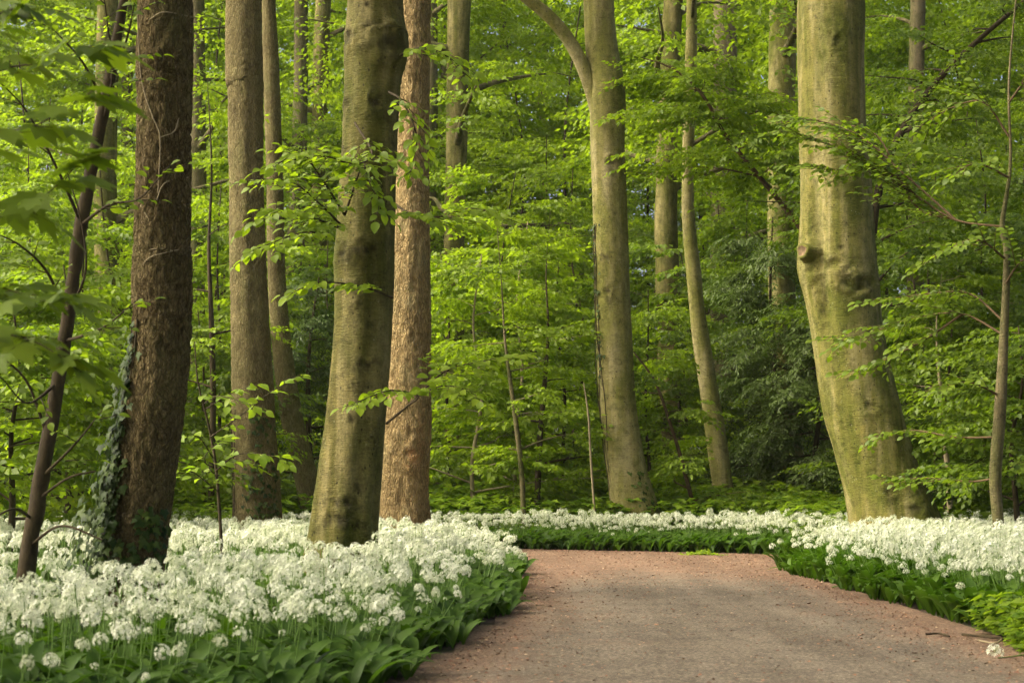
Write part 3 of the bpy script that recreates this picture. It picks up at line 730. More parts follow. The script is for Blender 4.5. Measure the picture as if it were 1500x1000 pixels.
for i, (px, Y, h, lab) in enumerate([(455, 28, 4.2, 'dark yew standing between the bowed trunk and olive beech'), (60, 23, 3.3, 'dark yew in the shade left of the thin leaning stem'), (500, 31, 3.6, 'dark yew partly covered by the olive beech')]):
    thicket_tree('yew_tree', lab, X_of(px, Y), Y, h, 1.3, 22, 270 + i, 'yew_leaf', .3, leaf=.085, lib=YEWS, shape='needle', sprays=13, scale=.9, elev=-.05, rise=.3, r0=.07, z0=.25, cat='conifer')

# ------------------------------------------------------------------ leafy branches one can see singly: every leaf an object
LEAFMESH = {}
def leaf_meshes(kind, mat, lo, hi):
    key = (kind, mat, lo, hi)
    if key not in LEAFMESH:
        out = []
        for kk in ((kind, kind + 'b') if kind in ('oval', 'palmate') else (kind,)):
            V, T = leaf_shape(kk)
            for j in range(4):
                out.append(np_mesh('leaf', V, T, mat, tint=np.full(len(V), lo + (hi - lo) * j / 3)))
        LEAFMESH[key] = out
    return LEAFMESH[key]
def leaf_objects(parent, origin, lv, kind, mat, lo, hi, rg, limit):
    p, d, n, s, t = lv.arrays()
    ms = leaf_meshes(kind, mat, lo, hi)
    x, y, z = frames(d, n)
    idx = rg.permutation(len(p))
    for i in idx[:limit]:
        o = bpy.data.objects.new('leaf', ms[rg.integers(len(ms))])
        M = Matrix(((x[i, 0], y[i, 0], z[i, 0], 0), (x[i, 1], y[i, 1], z[i, 1], 0), (x[i, 2], y[i, 2], z[i, 2], 0), (0, 0, 0, 1)))
        o.rotation_euler = M.to_euler(); o.location = p[i] - origin; o.scale = (s[i],) * 3
        C.objects.link(o); o.parent = parent
    if len(p) > limit:
        link('foliage', lv.mesh('foliage', kind, mat, origin, sel=idx[limit:]), parent, 'stuff')
def leafy_branch(tree, origin, pts, rg, r0=.008, wood='twig_dark', gap=.046, side_gap=.13, side_len=.28, leaf=.075, start=.2, kind='oval', mat='beech_leaf',
                 lo=.4, hi=.9, limit=300, droop=.10, spread=1.0, name='branch', tip=.45):
    """pts: world points root -> tip. Twigs leave both sides in the branch's own flat plane."""
    S = smooth_line([(*p, r0 * (1 - .8 * i / (len(pts) - 1))) for i, p in enumerate(pts)], 30)
    w = Wood(); w.add(S, 6); lv = Leaves()
    seg = np.linalg.norm(np.diff(S[:, :3], axis=0), axis=1); ln = seg.sum(); cum = np.concatenate([[0], np.cumsum(seg)])
    def pos(s):
        i = min(np.searchsorted(cum, s), 29); i = max(i, 1); f = (s - cum[i - 1]) / max(seg[i - 1], 1e-6)
        return S[i - 1, :3] + (S[i, :3] - S[i - 1, :3]) * f, (S[i, :3] - S[i - 1, :3]) / max(seg[i - 1], 1e-6)
    def strip(a, b, k0):
        L_ = np.linalg.norm(b - a); m = max(2, int(L_ / gap)); dr = (b - a) / (L_ + 1e-9)
        sdv = np.cross((0, 0, 1), dr); sdv /= np.linalg.norm(sdv) + 1e-9
        P, D, Nn, Sz = [], [], [], []
        for i in range(k0, m + 1):
            f = i / m; q = a + (b - a) * f - np.array((0, 0, droop * L_ * f * f))
            sg = 1 if i % 2 else -1
            dd = dr + sdv * sg * rg.uniform(.6, 1.3) + np.array((0, 0, rg.uniform(-.55, -.05)))
            if i == m: dd = dr + np.array((0, 0, -.3))
            P.append(q); D.append(dd); Nn.append((rg.normal(0, .5), rg.normal(0, tip) - tip, 1)); Sz.append(leaf * rg.uniform(.7, 1.15))
        lv.add(np.array(P), np.array(D), np.array(Nn), np.array(Sz), np.clip(rg.uniform(lo, hi, len(P)), 0, 1))
        mid = (a + b) / 2 - np.array((0, 0, droop * L_ * .25)); e = b - np.array((0, 0, droop * L_))
        w.add(np.array([(*a, r0 * .35), (*mid, r0 * .25), (*e, r0 * .12)]), 4)
    s = ln * start; sg = 1
    while s < ln * .97:
        q, dr = pos(s)
        sdv = np.cross((0, 0, 1), dr); sdv /= np.linalg.norm(sdv) + 1e-9
        l2 = side_len * rg.uniform(.5, 1.2) * (1.15 - .6 * s / ln)
        v = dr * rg.uniform(.5, 1.0) + sdv * sg * rg.uniform(.5, 1.1) * spread + np.array((0, 0, rg.uniform(-.25, .22)))
        v /= np.linalg.norm(v)
        strip(q, q + v * l2, 0)
        sg = -sg; s += side_gap * rg.uniform(.6, 1.4)
    q, dr = pos(ln * .9); strip(q, S[-1, :3], 0)
    b = w.build(name, wood, tree, origin)
    leaf_objects(b, origin, lv, kind, mat, lo, hi, rg, limit)
    return b
rg = np.random.default_rng(21)
def P_(rows): return [at(*r) for r in rows]

# low branches of the olive beech
for rows, sl, lim, lo, hi in [
    ([(500, 330, 12.9), (470, 300, 12.6), (430, 268, 12.3), (385, 262, 12.0)], .30, 46, .6, 1.0),
    ([(520, 180, 12.7), (545, 225, 12.3), (520, 240, 12.0), (470, 228, 11.8), (420, 236, 11.7)], .30, 52, .5, .95),
    ([(505, 315, 12.7), (530, 245, 12.2), (540, 265, 12.0), (560, 310, 11.9)], .22, 24, .3, .8),
    ([(490, 350, 12.9), (450, 340, 12.6), (400, 355, 12.3), (362, 372, 12.2)], .28, 40, .6, 1.0),
    ([(575, 436, 12.4), (530, 420, 12.2), (470, 414, 12.0), (420, 432, 11.9)], .20, 38, .6, 1.0),
    ([(505, 315, 12.7), (470, 260, 12.2), (440, 225, 12.0), (400, 245, 11.8)], .3, 20, .6, 1.), ([(500, 335, 12.7), (455, 318, 12.2), (410, 310, 12.0), (370, 325, 11.9)], .26, 20, .6, 1.),
    ([(578, 85, 12.9), (620, 70, 12.6), (665, 90, 12.5), (690, 130, 12.4)], .30, 34, .45, .9),
    ([(580, 300, 12.8), (600, 312, 12.5), (640, 318, 12.3), (690, 305, 12.2), (740, 320, 12.1)], .30, 40, .5, .95),
    ([(570, 135, 12.6), (590, 150, 12.4), (610, 200, 12.3), (600, 260, 12.2)], .22, 24, .4, .85)]:
    leafy_branch(lb, lb_o, P_(rows), rg, r0=.010, leaf=.09, side_len=sl * 1.3, limit=lim, lo=lo, hi=hi, side_gap=.06)
leafy_branch(lb, lb_o, P_([(566, 620, 12.8), (596, 595, 12.6), (612, 580, 12.4), (570, 572, 12.0), (515, 592, 11.7)]), rg, r0=.011, leaf=.085, side_len=.26, limit=40, lo=.7, hi=1., start=.45, side_gap=.06)
leafy_branch(lb, lb_o, P_([(600, 592, 12.6), (650, 545, 12.3), (700, 530, 12.2), (760, 520, 12.1)]), rg, r0=.008, leaf=.09, side_len=.42, limit=60, lo=.6, hi=1., start=.2, side_gap=.07)
leafy_branch(lb, lb_o, P_([(612, 580, 12.5), (650, 565, 12.2), (690, 575, 12.0), (725, 600, 11.9)]), rg, r0=.006, leaf=.085, side_len=.3, limit=40, lo=.6, hi=1., start=.1, side_gap=.07)

# thin dark leaning stem at the left edge, with bare and leafy boughs
st = [(38, 842, 25), (50, 760, 24), (75, 620, 22), (99, 470, 20), (120, 320, 20), (150, 170, 18), (178, 20, 14), (190, -60, 12)]
Yst = 8.9
P = np.array([(*at(x, y, Yst), w * .5 * Yst / F) for x, y, w in st]); foot = P[0].copy(); foot[2] = -.1; foot[0] -= .02
P = np.vstack([foot, P, P[-1] + np.array((.15, .1, 1.2, -.012))])
so = np.array((foot[0], foot[1], 0))
stem_t = thing('young_tree', so, 'thin dark leaning stem with bare twigs beside the dark oak', 'young tree')
S = smooth_line(P, 120); V, Qd = tube(S, 16)
V = V + (np.repeat(S[:, 3], 16) * .16 * noise(V * 14, 3))[:, None] * (V - np.repeat(S[:, :3], 16, 0)) / np.repeat(S[:, 3], 16)[:, None]
link('trunk', np_mesh('trunk', V - so, Qd, 'twig_dark', smooth=True), stem_t)
for rows, lim in [([(150, 185, 8.9), (165, 110, 8.8), (158, 40, 8.7), (150, -20, 8.6)], 8), ([(152, 150, 8.9), (120, 90, 8.6), (75, 40, 8.4)], 26), ([(120, 330, 8.9), (85, 250, 8.7), (40, 165, 8.5), (0, 120, 8.4)], 30),
                  ([(100, 470, 8.9), (70, 400, 8.7), (30, 360, 8.5), (-10, 340, 8.4)], 30), ([(118, 330, 8.9), (160, 300, 8.6), (205, 290, 8.4), (250, 240, 8.3)], 30), ([(95, 500, 8.9), (150, 480, 8.6), (200, 440, 8.4)], 20),
                  ([(85, 560, 8.9), (40, 590, 8.7), (0, 550, 8.5)], 22), ([(60, 700, 8.9), (110, 650, 8.7), (150, 600, 8.6)], 10), ([(160, 120, 8.9), (185, 60, 8.7), (200, -10, 8.6)], 10)]:
    leafy_branch(stem_t, so, P_(rows), rg, r0=.010, leaf=.062, side_len=.26, limit=lim, lo=.35, hi=.8, side_gap=.13, start=.3)
for rows in [[(48, 760, 8.9), (20, 745, 8.7), (-20, 765, 8.5)], [(50, 735, 8.9), (100, 700, 8.8), (140, 690, 8.8)], [(70, 640, 8.9), (40, 560, 8.8), (0, 520, 8.7)], [(100, 460, 8.9), (125, 400, 8.8), (120, 330, 8.75), (95, 240, 8.7)], [(42, 800, 8.9), (90, 770, 8.7), (150, 790, 8.6)]]:
    w = Wood(); w.add(smooth_line([(*p, .009 * (1 - .25 * i)) for i, p in enumerate(P_(rows))], 16), 5); w.build('twig', 'twig_dark', stem_t, so)

# big soft leaves of a sycamore sapling close to the lens
sy0 = at(-95, 900, 5.3); sy0[2] = 0
syc = thing('sycamore_sapling', sy0, 'sycamore sapling with large soft leaves reaching in at the edge', 'young tree')
w = Wood(); w.add(smooth_line([(sy0[0], sy0[1], -.05, .016), (*at(-80, 600, 5.3), .013), (*at(-60, 300, 5.2), .010), (*at(-40, -40, 5.2), .006)], 24), 7); w.build('trunk', 'twig_dark', syc, sy0)
for rows, lim, sl in [([(-75, 520, 5.3), (-20, 490, 5.1), (50, 500, 4.9), (120, 545, 4.8)], 14, .2), ([(-70, 450, 5.3), (-10, 420, 5.1), (60, 440, 4.9), (110, 430, 4.8)], 14, .2), ([(-60, 250, 5.3), (0, 200, 5.1), (60, 180, 4.9), (140, 130, 4.8)], 12, .2), ([(-55, 130, 5.2), (10, 100, 5.1), (80, 90, 5.0), (150, 60, 4.9)], 10, .2), ([(-50, 60, 5.2), (0, 20, 5.1), (40, 10, 5.0)], 7, .15), ([(-62, 330, 5.2), (-10, 300, 5.0), (60, 290, 4.9), (130, 220, 4.8)], 8, .18)]:
    leafy_branch(syc, sy0, P_(rows), rg, r0=.005, leaf=.115, side_len=sl, gap=.09, side_gap=.10, limit=lim * 2, lo=.5, hi=.95, kind='palmate', mat='maple_leaf', start=.15, tip=.12)

# bright young lime between dark oak and grey oak
lo_ = at(330, 760, 13.5); lo_[2] = 0
lime = thing('young_lime', lo_, 'young lime with glowing yellow-green leaves right of the dark oak', 'young tree')
w = Wood(); w.add(smooth_line([(lo_[0], lo_[1], -.05, .014), (*at(318, 700, 13.5), .012), (*at(305, 620, 13.5), .009), (*at(290, 560, 13.4), .006), (*at(285, 500, 13.4), .004)], 20), 6); w.build('trunk', 'twig_dark', lime, lo_)
for rows, lim, sl in [([(308, 640, 13.5), (350, 610, 13.3), (395, 575, 13.1), (440, 548, 13.0)], 20, .14), ([(300, 590, 13.5), (320, 580, 13.2), (360, 590, 13.0), (390, 600, 12.9)], 26, .2), ([(312, 670, 13.5), (290, 640, 13.3), (260, 640, 13.1)], 30, .22), ([(315, 690, 13.5), (350, 665, 13.3), (400, 668, 13.1), (425, 680, 13.0)], 26, .2), ([(320, 720, 13.5), (280, 690, 13.3), (250, 690, 13.1)], 30, .24), ([(300, 600, 13.5), (340, 575, 13.4), (380, 562, 13.2)], 18, .14), ([(318, 700, 13.5), (300, 670, 13.0), (330, 640, 12.8)], 24, .22)]:
    leafy_branch(lime, lo_, P_(rows), rg, r0=.006, leaf=.095, side_len=sl, gap=.08, side_gap=.12, limit=lim, lo=.5, hi=1.0, mat='lime_leaf', start=.15)

# maple right of the path: crooked stem, boughs across the massive beech
Ym = 16.6
st = [(1463, 775, 17), (1458, 700, 18), (1465, 600, 18), (1471, 480, 13), (1475, 370, 10), (1468, 330, 8), (1480, 240, 5), (1478, 120, 3.5), (1490, -20, 2.5)]
P = np.array([(*at(x, y, Ym), w * .5 * Ym / F) for x, y, w in st]); foot = P[0].copy(); foot[2] = -.1; foot[3] *= 1.3
P = np.vstack([foot, P]); mo = np.array((foot[0], foot[1], 0))
maple = thing('maple_sapling', mo, 'crooked maple sapling standing in the right flower bank with boughs across the beech', 'young tree')
S = smooth_line(P, 90); V, Qd = tube(S, 12)
link('trunk', np_mesh('trunk', V - mo, Qd, 'bark_thicket', smooth=True), maple)
for rows, lim, sl, sg_ in [
    ([(1468, 332, 16.6), (1400, 322, 16.9), (1340, 285, 17.3), (1270, 240, 17.6), (1200, 205, 17.8), (1140, 190, 17.9)], 60, .6, .11),
    ([(1400, 322, 16.9), (1340, 300, 17.2), (1290, 205, 17.6), (1250, 185, 17.9), (1215, 190, 18.1)], 40, .5, .13),
    ([(1470, 490, 16.6), (1410, 460, 17.0), (1340, 465, 17.4), (1270, 490, 17.8), (1225, 500, 18.0)], 45, .5, .13),
    ([(1470, 470, 16.6), (1420, 430, 16.9), (1360, 430, 17.2), (1290, 440, 17.6)], 40, .5, .13),
    ([(1462, 640, 16.6), (1400, 640, 17.0), (1330, 630, 17.6), (1265, 650, 18.0)], 36, .34, .15),
    ([(1460, 700, 16.6), (1420, 705, 16.9), (1360, 700, 17.3), (1300, 702, 17.8)], 36, .32, .15),
    ([(1400, 322, 16.9), (1330, 260, 17.2), (1260, 200, 17.5), (1190, 175, 17.7), (1150, 180, 17.8)], 30, .55, .11),
    ([(1340, 285, 17.3), (1300, 250, 17.4), (1240, 250, 17.5), (1180, 240, 17.7)], 30, .45, .11), ([(1410, 460, 17.0), (1350, 500, 17.3), (1290, 530, 17.6), (1240, 545, 17.9)], 26, .4, .12),
    ([(1470, 420, 16.6), (1500, 380, 16.4), (1560, 360, 16.2)], 20, .5, .14), ([(1474, 380, 16.6), (1430, 350, 16.4), (1380, 370, 16.2)], 24, .5, .13), ([(1478, 200, 16.6), (1440, 150, 16.7), (1390, 160, 16.9), (1340, 190, 17.1)], 30, .55, .12),
    ([(1478, 150, 16.6), (1510, 110, 16.5), (1550, 90, 16.4)], 10, .5, .13), ([(1466, 580, 16.6), (1420, 560, 16.4), (1370, 570, 16.3)], 24, .45, .13), ([(1478, 260, 16.6), (1430, 240, 16.4), (1390, 260, 16.3)], 20, .5, .13)]:
    leafy_branch(maple, mo, P_(rows), rg, r0=.013, leaf=.092, side_len=sl * 1.35, limit=int(lim * .75), lo=.35, hi=.9, side_gap=sg_ * .55, mat='maple_leaf', start=.2, gap=.05, wood='twig_red')

# dark limb leaning out behind the massive beech
Yl = 22.5
P = np.array([(*at(x, y, Yl), w * .5 * Yl / F) for x, y, w in [(1300, 760, 19), (1287, 600, 17), (1280, 440, 15), (1279, 330, 13), (1300, 235, 12), (1345, 155, 11), (1405, 85, 9), (1500, 2, 6), (1560, -50, 4)]])
P[0, 2] = -.1
dl = np.array((P[0, 0], P[0, 1], 0))
dark_t, _, S = thicket_tree('young_maple', 'maple with a long dark limb slanting out behind the massive beech', P[0, 0], P[0, 1], 5, 1.8, 26, 301, 'maple_leaf', .55, stem=[tuple(r) for r in P], z0=3.0, leaf=.075, sprays=12)
# slanting bough left of the massive beech
P = np.array([(*at(x, y, 23.5), w * .5 * 23.5 / F) for x, y, w in [(1300, 760, 12), (1255, 560, 11), (1215, 420, 10), (1180, 345, 9), (1150, 305, 8), (1105, 250, 7), (1060, 195, 6), (1030, 140, 5), (985, 100, 3), (940, 85, 1.5)]]); P[0, 2] = -.1
thicket_tree('young_beech', 'young beech whose slanting bough reaches from the massive beech to the forked one', P[0, 0], P[0, 1], 5, 1.45, 20, 302, 'beech_leaf', .66, stem=[tuple(r) for r in P], z0=4.9, sprays=14, wood='twig_red', leaf=.085)
P = np.array([(*at(x, y, 24.5), w * .5 * 24.5 / F) for x, y, w in [(1032, 752, 7), (1000, 680, 6), (985, 630, 5), (960, 560, 4), (928, 515, 2)]]); P[0, 2] = -.1
thicket_tree('young_beech', 'low young beech with a reddish slanting stem right of the forked beech', P[0, 0], P[0, 1], 2, .9, 9, 303, 'beech_leaf', .62, stem=[tuple(r) for r in P], z0=.5, sprays=9, wood='twig_red', leaf=.07, scale=.7)
for rows, d, lab, wood in [([(768, 756, 8), (764, 690, 8), (752, 590, 7), (740, 500, 4), (735, 420, 2), (728, 330, .6)], 23.6, 'pale thin sapling stem in the thicket right of the pale oak', 'bark_thicket'),
                     ([(785, 756, 10), (790, 660, 9), (798, 560, 7), (803, 480, 4), (800, 400, 2), (806, 310, .6)], 24.5, 'thin brown sapling stem next to the pale one behind the bank', 'twig_dark'),
                     ([(1395, 750, 9), (1385, 650, 8), (1375, 540, 5), (1372, 470, 2), (1380, 400, .6)], 21.5, 'thin stem in the shade beneath the maples right of the massive beech', 'twig_pale'),
                     ([(308, 760, 10), (312, 600, 9), (310, 480, 8), (306, 360, 5), (310, 250, 3), (304, 120, .8)], 24.0, 'thin upright sapling between dark oak and grey oak', 'twig_dark')]:
    P = np.array([(*at(x, y, d), w * .5 * d / F) for x, y, w in rows]); P[0, 2] = -.1
    thicket_tree('sapling', lab, P[0, 0], P[0, 1], 3, 1.0, 9, int(rows[0][0]), 'beech_leaf', .72, stem=[tuple(r) for r in P], z0=.9, sprays=10, wood=wood, leaf=.07, scale=.7)
# bare pale stick beside the forked beech
P = np.array([(*at(x, y, 23.4), w * .5 * 23.4 / F) for x, y, w in [(875, 752, 4), (866, 680, 3.5), (862, 610, 3), (855, 560, 1.5)]]); P[0, 2] = -.05
o = np.array((P[0, 0], P[0, 1], 0)); V, Qd = tube(smooth_line(P, 20), 6)
q = link('dead_stick', np_mesh('dead_stick', V - o, Qd, 'twig_pale', smooth=True), None, loc=o); q['label'] = 'bare pale dead stick standing left of the forked beech'; q['category'] = 'stick'

# ------------------------------------------------------------------ ivy on the dark oak and in its shade
def ivy_on(line, label, rows, d, seed, limit, leaf=.055):
    """rows: (y in the photograph, from, to in trunk angle fractions -1 left edge .. 1 right edge, leaves, stand-off)"""
    rg = np.random.default_rng(seed); lv = Leaves()
    org = np.array((line[0, 0], line[0, 1] - line[0, 3] * 1.05, 0))
    t = thing('ivy', org, label, 'ivy')
    for (y0, y1, a, b, nn, so_) in rows:
        P, D, Nn = [], [], []
        for _ in range(nn):
            z = at(0, rg.uniform(y0, y1), d)[2]
            if z < .03: z = rg.uniform(.03, .3)
            i = np.argmin(np.abs(line[:, 2] - z)); c = line[i]
            th = math.asin(max(-1, min(1, rg.uniform(a, b)))) + rg.normal(0, .15)
            nrm = np.array((math.sin(th), -math.cos(th), 0))
            P.append(c[:3] + nrm * (c[3] * 1.03 + abs(rg.normal(0, so_))) + np.array((0, 0, z - c[2])))
            side = np.array((math.cos(th), math.sin(th), 0))
            D.append(side * rg.normal(0, .6) + np.array((0, 0, -1 + rg.normal(0, .4))) + nrm * .35); Nn.append(nrm + np.array((rg.normal(0, .3), rg.normal(0, .3), .45)))
        lv.add(np.array(P), np.array(D), np.array(Nn), rg.uniform(.6, 1.25, nn) * leaf, rg.uniform(0, 1, nn))
    w = Wood()
    for k_ in range(3):
        pts = []
        for z in np.linspace(.02, at(0, rows[0][0], d)[2], 8):
            i = np.argmin(np.abs(line[:, 2] - z)); c = line[i]; th = -1.25 + .12 * k_ + .25 * math.sin(z * 2 + k_ * 2)
            pts.append((c[0] + math.sin(th) * c[3] * 1.05, c[1] - math.cos(th) * c[3] * 1.05, z, .006))
        w.add(smooth_line(pts, 24), 5)
    sm = w.build('stem', 'twig_dark', t, org)
    leaf_objects(t, org, lv, 'ivy', 'ivy_leaf', 0, 1, rg, limit)
    return t
ivy_on(oak_l, 'dark glossy ivy climbing the shaded side of the dark oak', [(470, 560, -1, -.75, 45, .03), (560, 680, -1, -.7, 120, .04), (680, 760, -1, -.55, 190, .07), (750, 850, -1.0, -.35, 260, .12), (740, 850, .3, .95, 70, .03), (790, 850, -.4, .4, 40, .03)], 10.0, 31, 300)
ivy_on(go_l, 'sparse ivy on the foot of the straight grey-brown oak', [(600, 680, .1, .9, 40, .02), (680, 760, -.3, .95, 110, .03)], 22.0, 32, 150, leaf=.06)
ivy_on(mb_l, 'thin ivy creeping up the pale edge of the forked beech', [(330, 420, -1, -.8, 30, .02), (420, 560, -1, -.7, 45, .02), (690, 745, .3, 1., 40, .05)], 24.0, 33, 115, leaf=.06)
# pale vine stems on the dark oak
t = thing('vine', oak_o + np.array((0, -.2, 0)), 'thin pale dead vine stems winding over the dark oak trunk', 'vine')
for pts in [[(205, 20), (213, 120), (232, 180), (243, 210), (240, 290)], [(243, 210), (262, 200), (268, 180)], [(203, 230), (200, 280), (215, 310), (230, 332)], [(228, 40), (250, 30), (290, 28)], [(215, 372), (245, 370), (275, 374)], [(200, 410), (225, 385), (250, 376), (272, 368)], [(238, 300), (250, 275), (278, 262)]]:
    q = []
    for x, y in pts:
        c = at(x, y, 10.0); i = np.argmin(np.abs(oak_l[:, 2] - c[2])); l = oak_l[i]; dx = np.clip(c[0] - l[0], -l[3], l[3])
        q.append((c[0], l[1] - math.sqrt(max(l[3] ** 2 - dx * dx, 0)) - .012, c[2], .0042))
    w = Wood(); w.add(smooth_line(q, 24), 5); w.build('stem', 'twig_pale', t, oak_o + np.array((0, -.2, 0)))

# ------------------------------------------------------------------ wild garlic
rgG = np.random.default_rng(8)
def garlic_leaf(rg, ln, wd, lean):
    """arching blade from the origin, towards +X"""
    n = 7; v = []; x, z, a = 0., 0., R(80) - lean
    for i in range(n + 1):
        f = i / n
        w = wd * (math.sin(math.pi * min(1, f ** .8 * .94 + .05)) ** .9) * (.25 + .75 * min(1, f * 2.6)) + .003
        if i == n: w = .001
        v += [(x, -w, z + w * .35), (x, 0, z), (x, w, z + w * .35)]
        st = ln / n; x += math.cos(a) * st; z += math.sin(a) * st
        a -= (R(8) + lean * .22) * (.4 + 1.7 * f)
    t = []
    for i in range(n):
        q = 3 * i; t += [(q, q + 3, q + 4, q + 1), (q + 1, q + 4, q + 5, q + 2)]
    return np.array(v), np.array(t)
def umbel(rg, rad=.034, n=22):
    """loose half-ball of starry florets on thin green stalks, stalks meet at the origin"""
    V, T, M, c = [], [], [], 0
    for k in range(n):
        zc = 1 - 1.35 * (k + .5) / n; th = k * 2.39996 + rg.uniform(-.35, .35); s = math.sqrt(max(0, 1 - zc * zc))
        d = np.array((s * math.cos(th), s * math.sin(th), zc)); d /= np.linalg.norm(d)
        p = d * rad * (rg.uniform(.82, 1.12) if k % 5 else rg.uniform(.4, .75))
        u = np.cross(d, (.3, .5, .8)); u /= np.linalg.norm(u); w = np.cross(d, u)
        V += [-u * .0009, u * .0009, p + u * .0007, p - u * .0007]; T.append((c, c + 1, c + 2, c + 3)); M.append(1); c += 4
        pl = .0135 * rg.uniform(.8, 1.2) * (rad / .034) ** .5; ro = rg.uniform(0, 1); cup = rg.uniform(.25, .7)
        for j in range(6):
            a = ro + j * math.pi / 3
            e = u * math.cos(a) + w * math.sin(a); g = -u * math.sin(a) + w * math.cos(a)
            tip = p + e * pl + d * pl * cup; md = p + e * pl * .5 + d * pl * cup * .35
            V += [p, md - g * pl * .16, tip, md + g * pl * .16]; T.append((c, c + 1, c + 2, c + 3)); M.append(0); c += 4
    return np.array(V), np.array(T), M
GVAR = 10
LEAF_V, UMB_V, STEM_V = [], [], []
for i in range(GVAR):
    v, q = garlic_leaf(rgG, rgG.uniform(.25, .36), rgG.uniform(.024, .038), R(rgG.uniform(4, 28)))
    LEAF_V.append(np_mesh('garlic_leaf', v, q, 'garlic_leaf', tint=np.full(len(v), rgG.uniform(.1, .95)), smooth=True))
    v, q, mi = umbel(rgG, rgG.uniform(.025, .040), int(rgG.integers(15, 25))) if i < 8 else umbel(rgG, rgG.uniform(.014, .020), 10)
    UMB_V.append(np_mesh('flower_head', v, q, ['garlic_petal', 'garlic_stem'], mat_idx=mi, tint=np.full(len(v), rgG.uniform(.1, 1))))
    hgt = rgG.uniform(.36, .44); bend = rgG.normal(0, .03, 2)
    pts = smooth_line([(0, 0, 0, .0030), (bend[0] * .4, bend[1] * .4, hgt * .5, .0024), (bend[0], bend[1], hgt, .0018)], 7)
    v, q = tube(pts, 4)
    STEM_V.append((np_mesh('flower_stem', v, q, 'garlic_stem', tint=np.full(len(v), .5)), np.array((bend[0], bend[1], hgt))))
def mesh_arrays(me):
    v = np.empty(len(me.vertices) * 3); me.vertices.foreach_get('co', v)
    q = np.empty(len(me.loops), dtype=np.int32); me.loops.foreach_get('vertex_index', q)
    t = np.empty(len(me.vertices)); me.attributes['tint'].data.foreach_get('value', t)
    return v.reshape(-1, 3), q.reshape(-1, 4), t
def joined_plant(name, rg, leaves, flower, spread):
    V, Q, T, M, n = [], [], [], [], 0
    def put(me, Mx, off, mi):
        nonlocal n
        v, q, t = mesh_arrays(me); v = v @ np.array(Mx).T + off
        V.append(v); Q.append(q + n); T.append(t); n += len(v)
        k_ = np.full(len(q), mi)
        if mi == 2: k_[::7] = 1               # floret stalks
        M.append(k_)
    a0 = rg.uniform(0, 6.28)
    for k in range(leaves):
        put(LEAF_V[rg.integers(GVAR)], Matrix.Rotation(a0 + k * 2.4 * spread + rg.uniform(-.3, .3), 3, 'Z') * rg.uniform(.8, 1.1), np.array((0, 0, 0)), 0)
    if flower:
        s, top = STEM_V[rg.integers(GVAR)]
        put(s, Matrix.Identity(3), np.array((0, 0, 0)), 1)
        put(UMB_V[rg.integers(GVAR)], Matrix.Rotation(rg.uniform(0, 6.28), 3, 'Z') @ Matrix.Rotation(rg.normal(0, .25), 3, 'X'), top, 2)
    return np_mesh(name, np.vstack(V), np.vstack(Q), ['garlic_leaf', 'garlic_stem', 'garlic_petal'], tint=np.concatenate(T), mat_idx=np.concatenate(M), smooth=True)
def templates(cname, meshes):
    col = bpy.data.collections.new(cname)
    for i, m in enumerate(meshes):
        o = bpy.data.objects.new(f'{cname}_{i:02d}', m); col.objects.link(o)
    return col
TF = templates('garlic_in_flower', [joined_plant('garlic_in_flower', rgG, 3, True, 1) for _ in range(8)])
TL = templates('garlic_edge', [joined_plant('garlic_edge', rgG, 4, False, .30) for _ in range(6)])

def scatter(name, label, cat, col, n_var, pos, rot, scale, rg):
    me = bpy.data.meshes.new(name); me.from_pydata(pos.tolist(), [], [])
    for nm, ty, arr in (('rot', 'FLOAT_VECTOR', rot), ('size', 'FLOAT', scale), ('pick', 'INT', rg.integers(0, n_var, len(pos)))):
        a = me.attributes.new(nm, ty, 'POINT')
        a.data.foreach_set('vector' if ty == 'FLOAT_VECTOR' else 'value', np.ascontiguousarray(arr, dtype=np.int32 if ty == 'INT' else np.float32).ravel())
    o = link(name, me, None, 'stuff'); o['label'] = label; o['category'] = cat
    nt = bpy.data.node_groups.new(name, 'GeometryNodeTree')
    nt.interface.new_socket('Geometry', in_out='INPUT', socket_type='NodeSocketGeometry'); nt.interface.new_socket('Geometry', in_out='OUTPUT', socket_type='NodeSocketGeometry')
    gi, go_ = nt.nodes.new('NodeGroupInput'), nt.nodes.new('NodeGroupOutput')
    ci = nt.nodes.new('GeometryNodeCollectionInfo'); ci.inputs['Collection'].default_value = col
    ci.inputs['Separate Children'].default_value = True; ci.inputs['Reset Children'].default_value = True
    ip = nt.nodes.new('GeometryNodeInstanceOnPoints'); ip.inputs['Pick Instance'].default_value = True
    def na(n, ty):
        q = nt.nodes.new('GeometryNodeInputNamedAttribute'); q.data_type = ty; q.inputs['Name'].default_value = n; return q.outputs['Attribute']
    nt.links.new(gi.outputs[0], ip.inputs['Points']); nt.links.new(ci.outputs[0], ip.inputs['Instance'])
    nt.links.new(na('pick', 'INT'), ip.inputs['Instance Index']); nt.links.new(na('size', 'FLOAT'), ip.inputs['Scale'])
    e = nt.nodes.new('FunctionNodeEulerToRotation'); nt.links.new(na('rot', 'FLOAT_VECTOR'), e.inputs[0]); nt.links.new(e.outputs[0], ip.inputs['Rotation'])
    nt.links.new(ip.outputs[0], go_.inputs[0])
    o.modifiers.new('scatter', 'NODES').node_group = nt
    return o

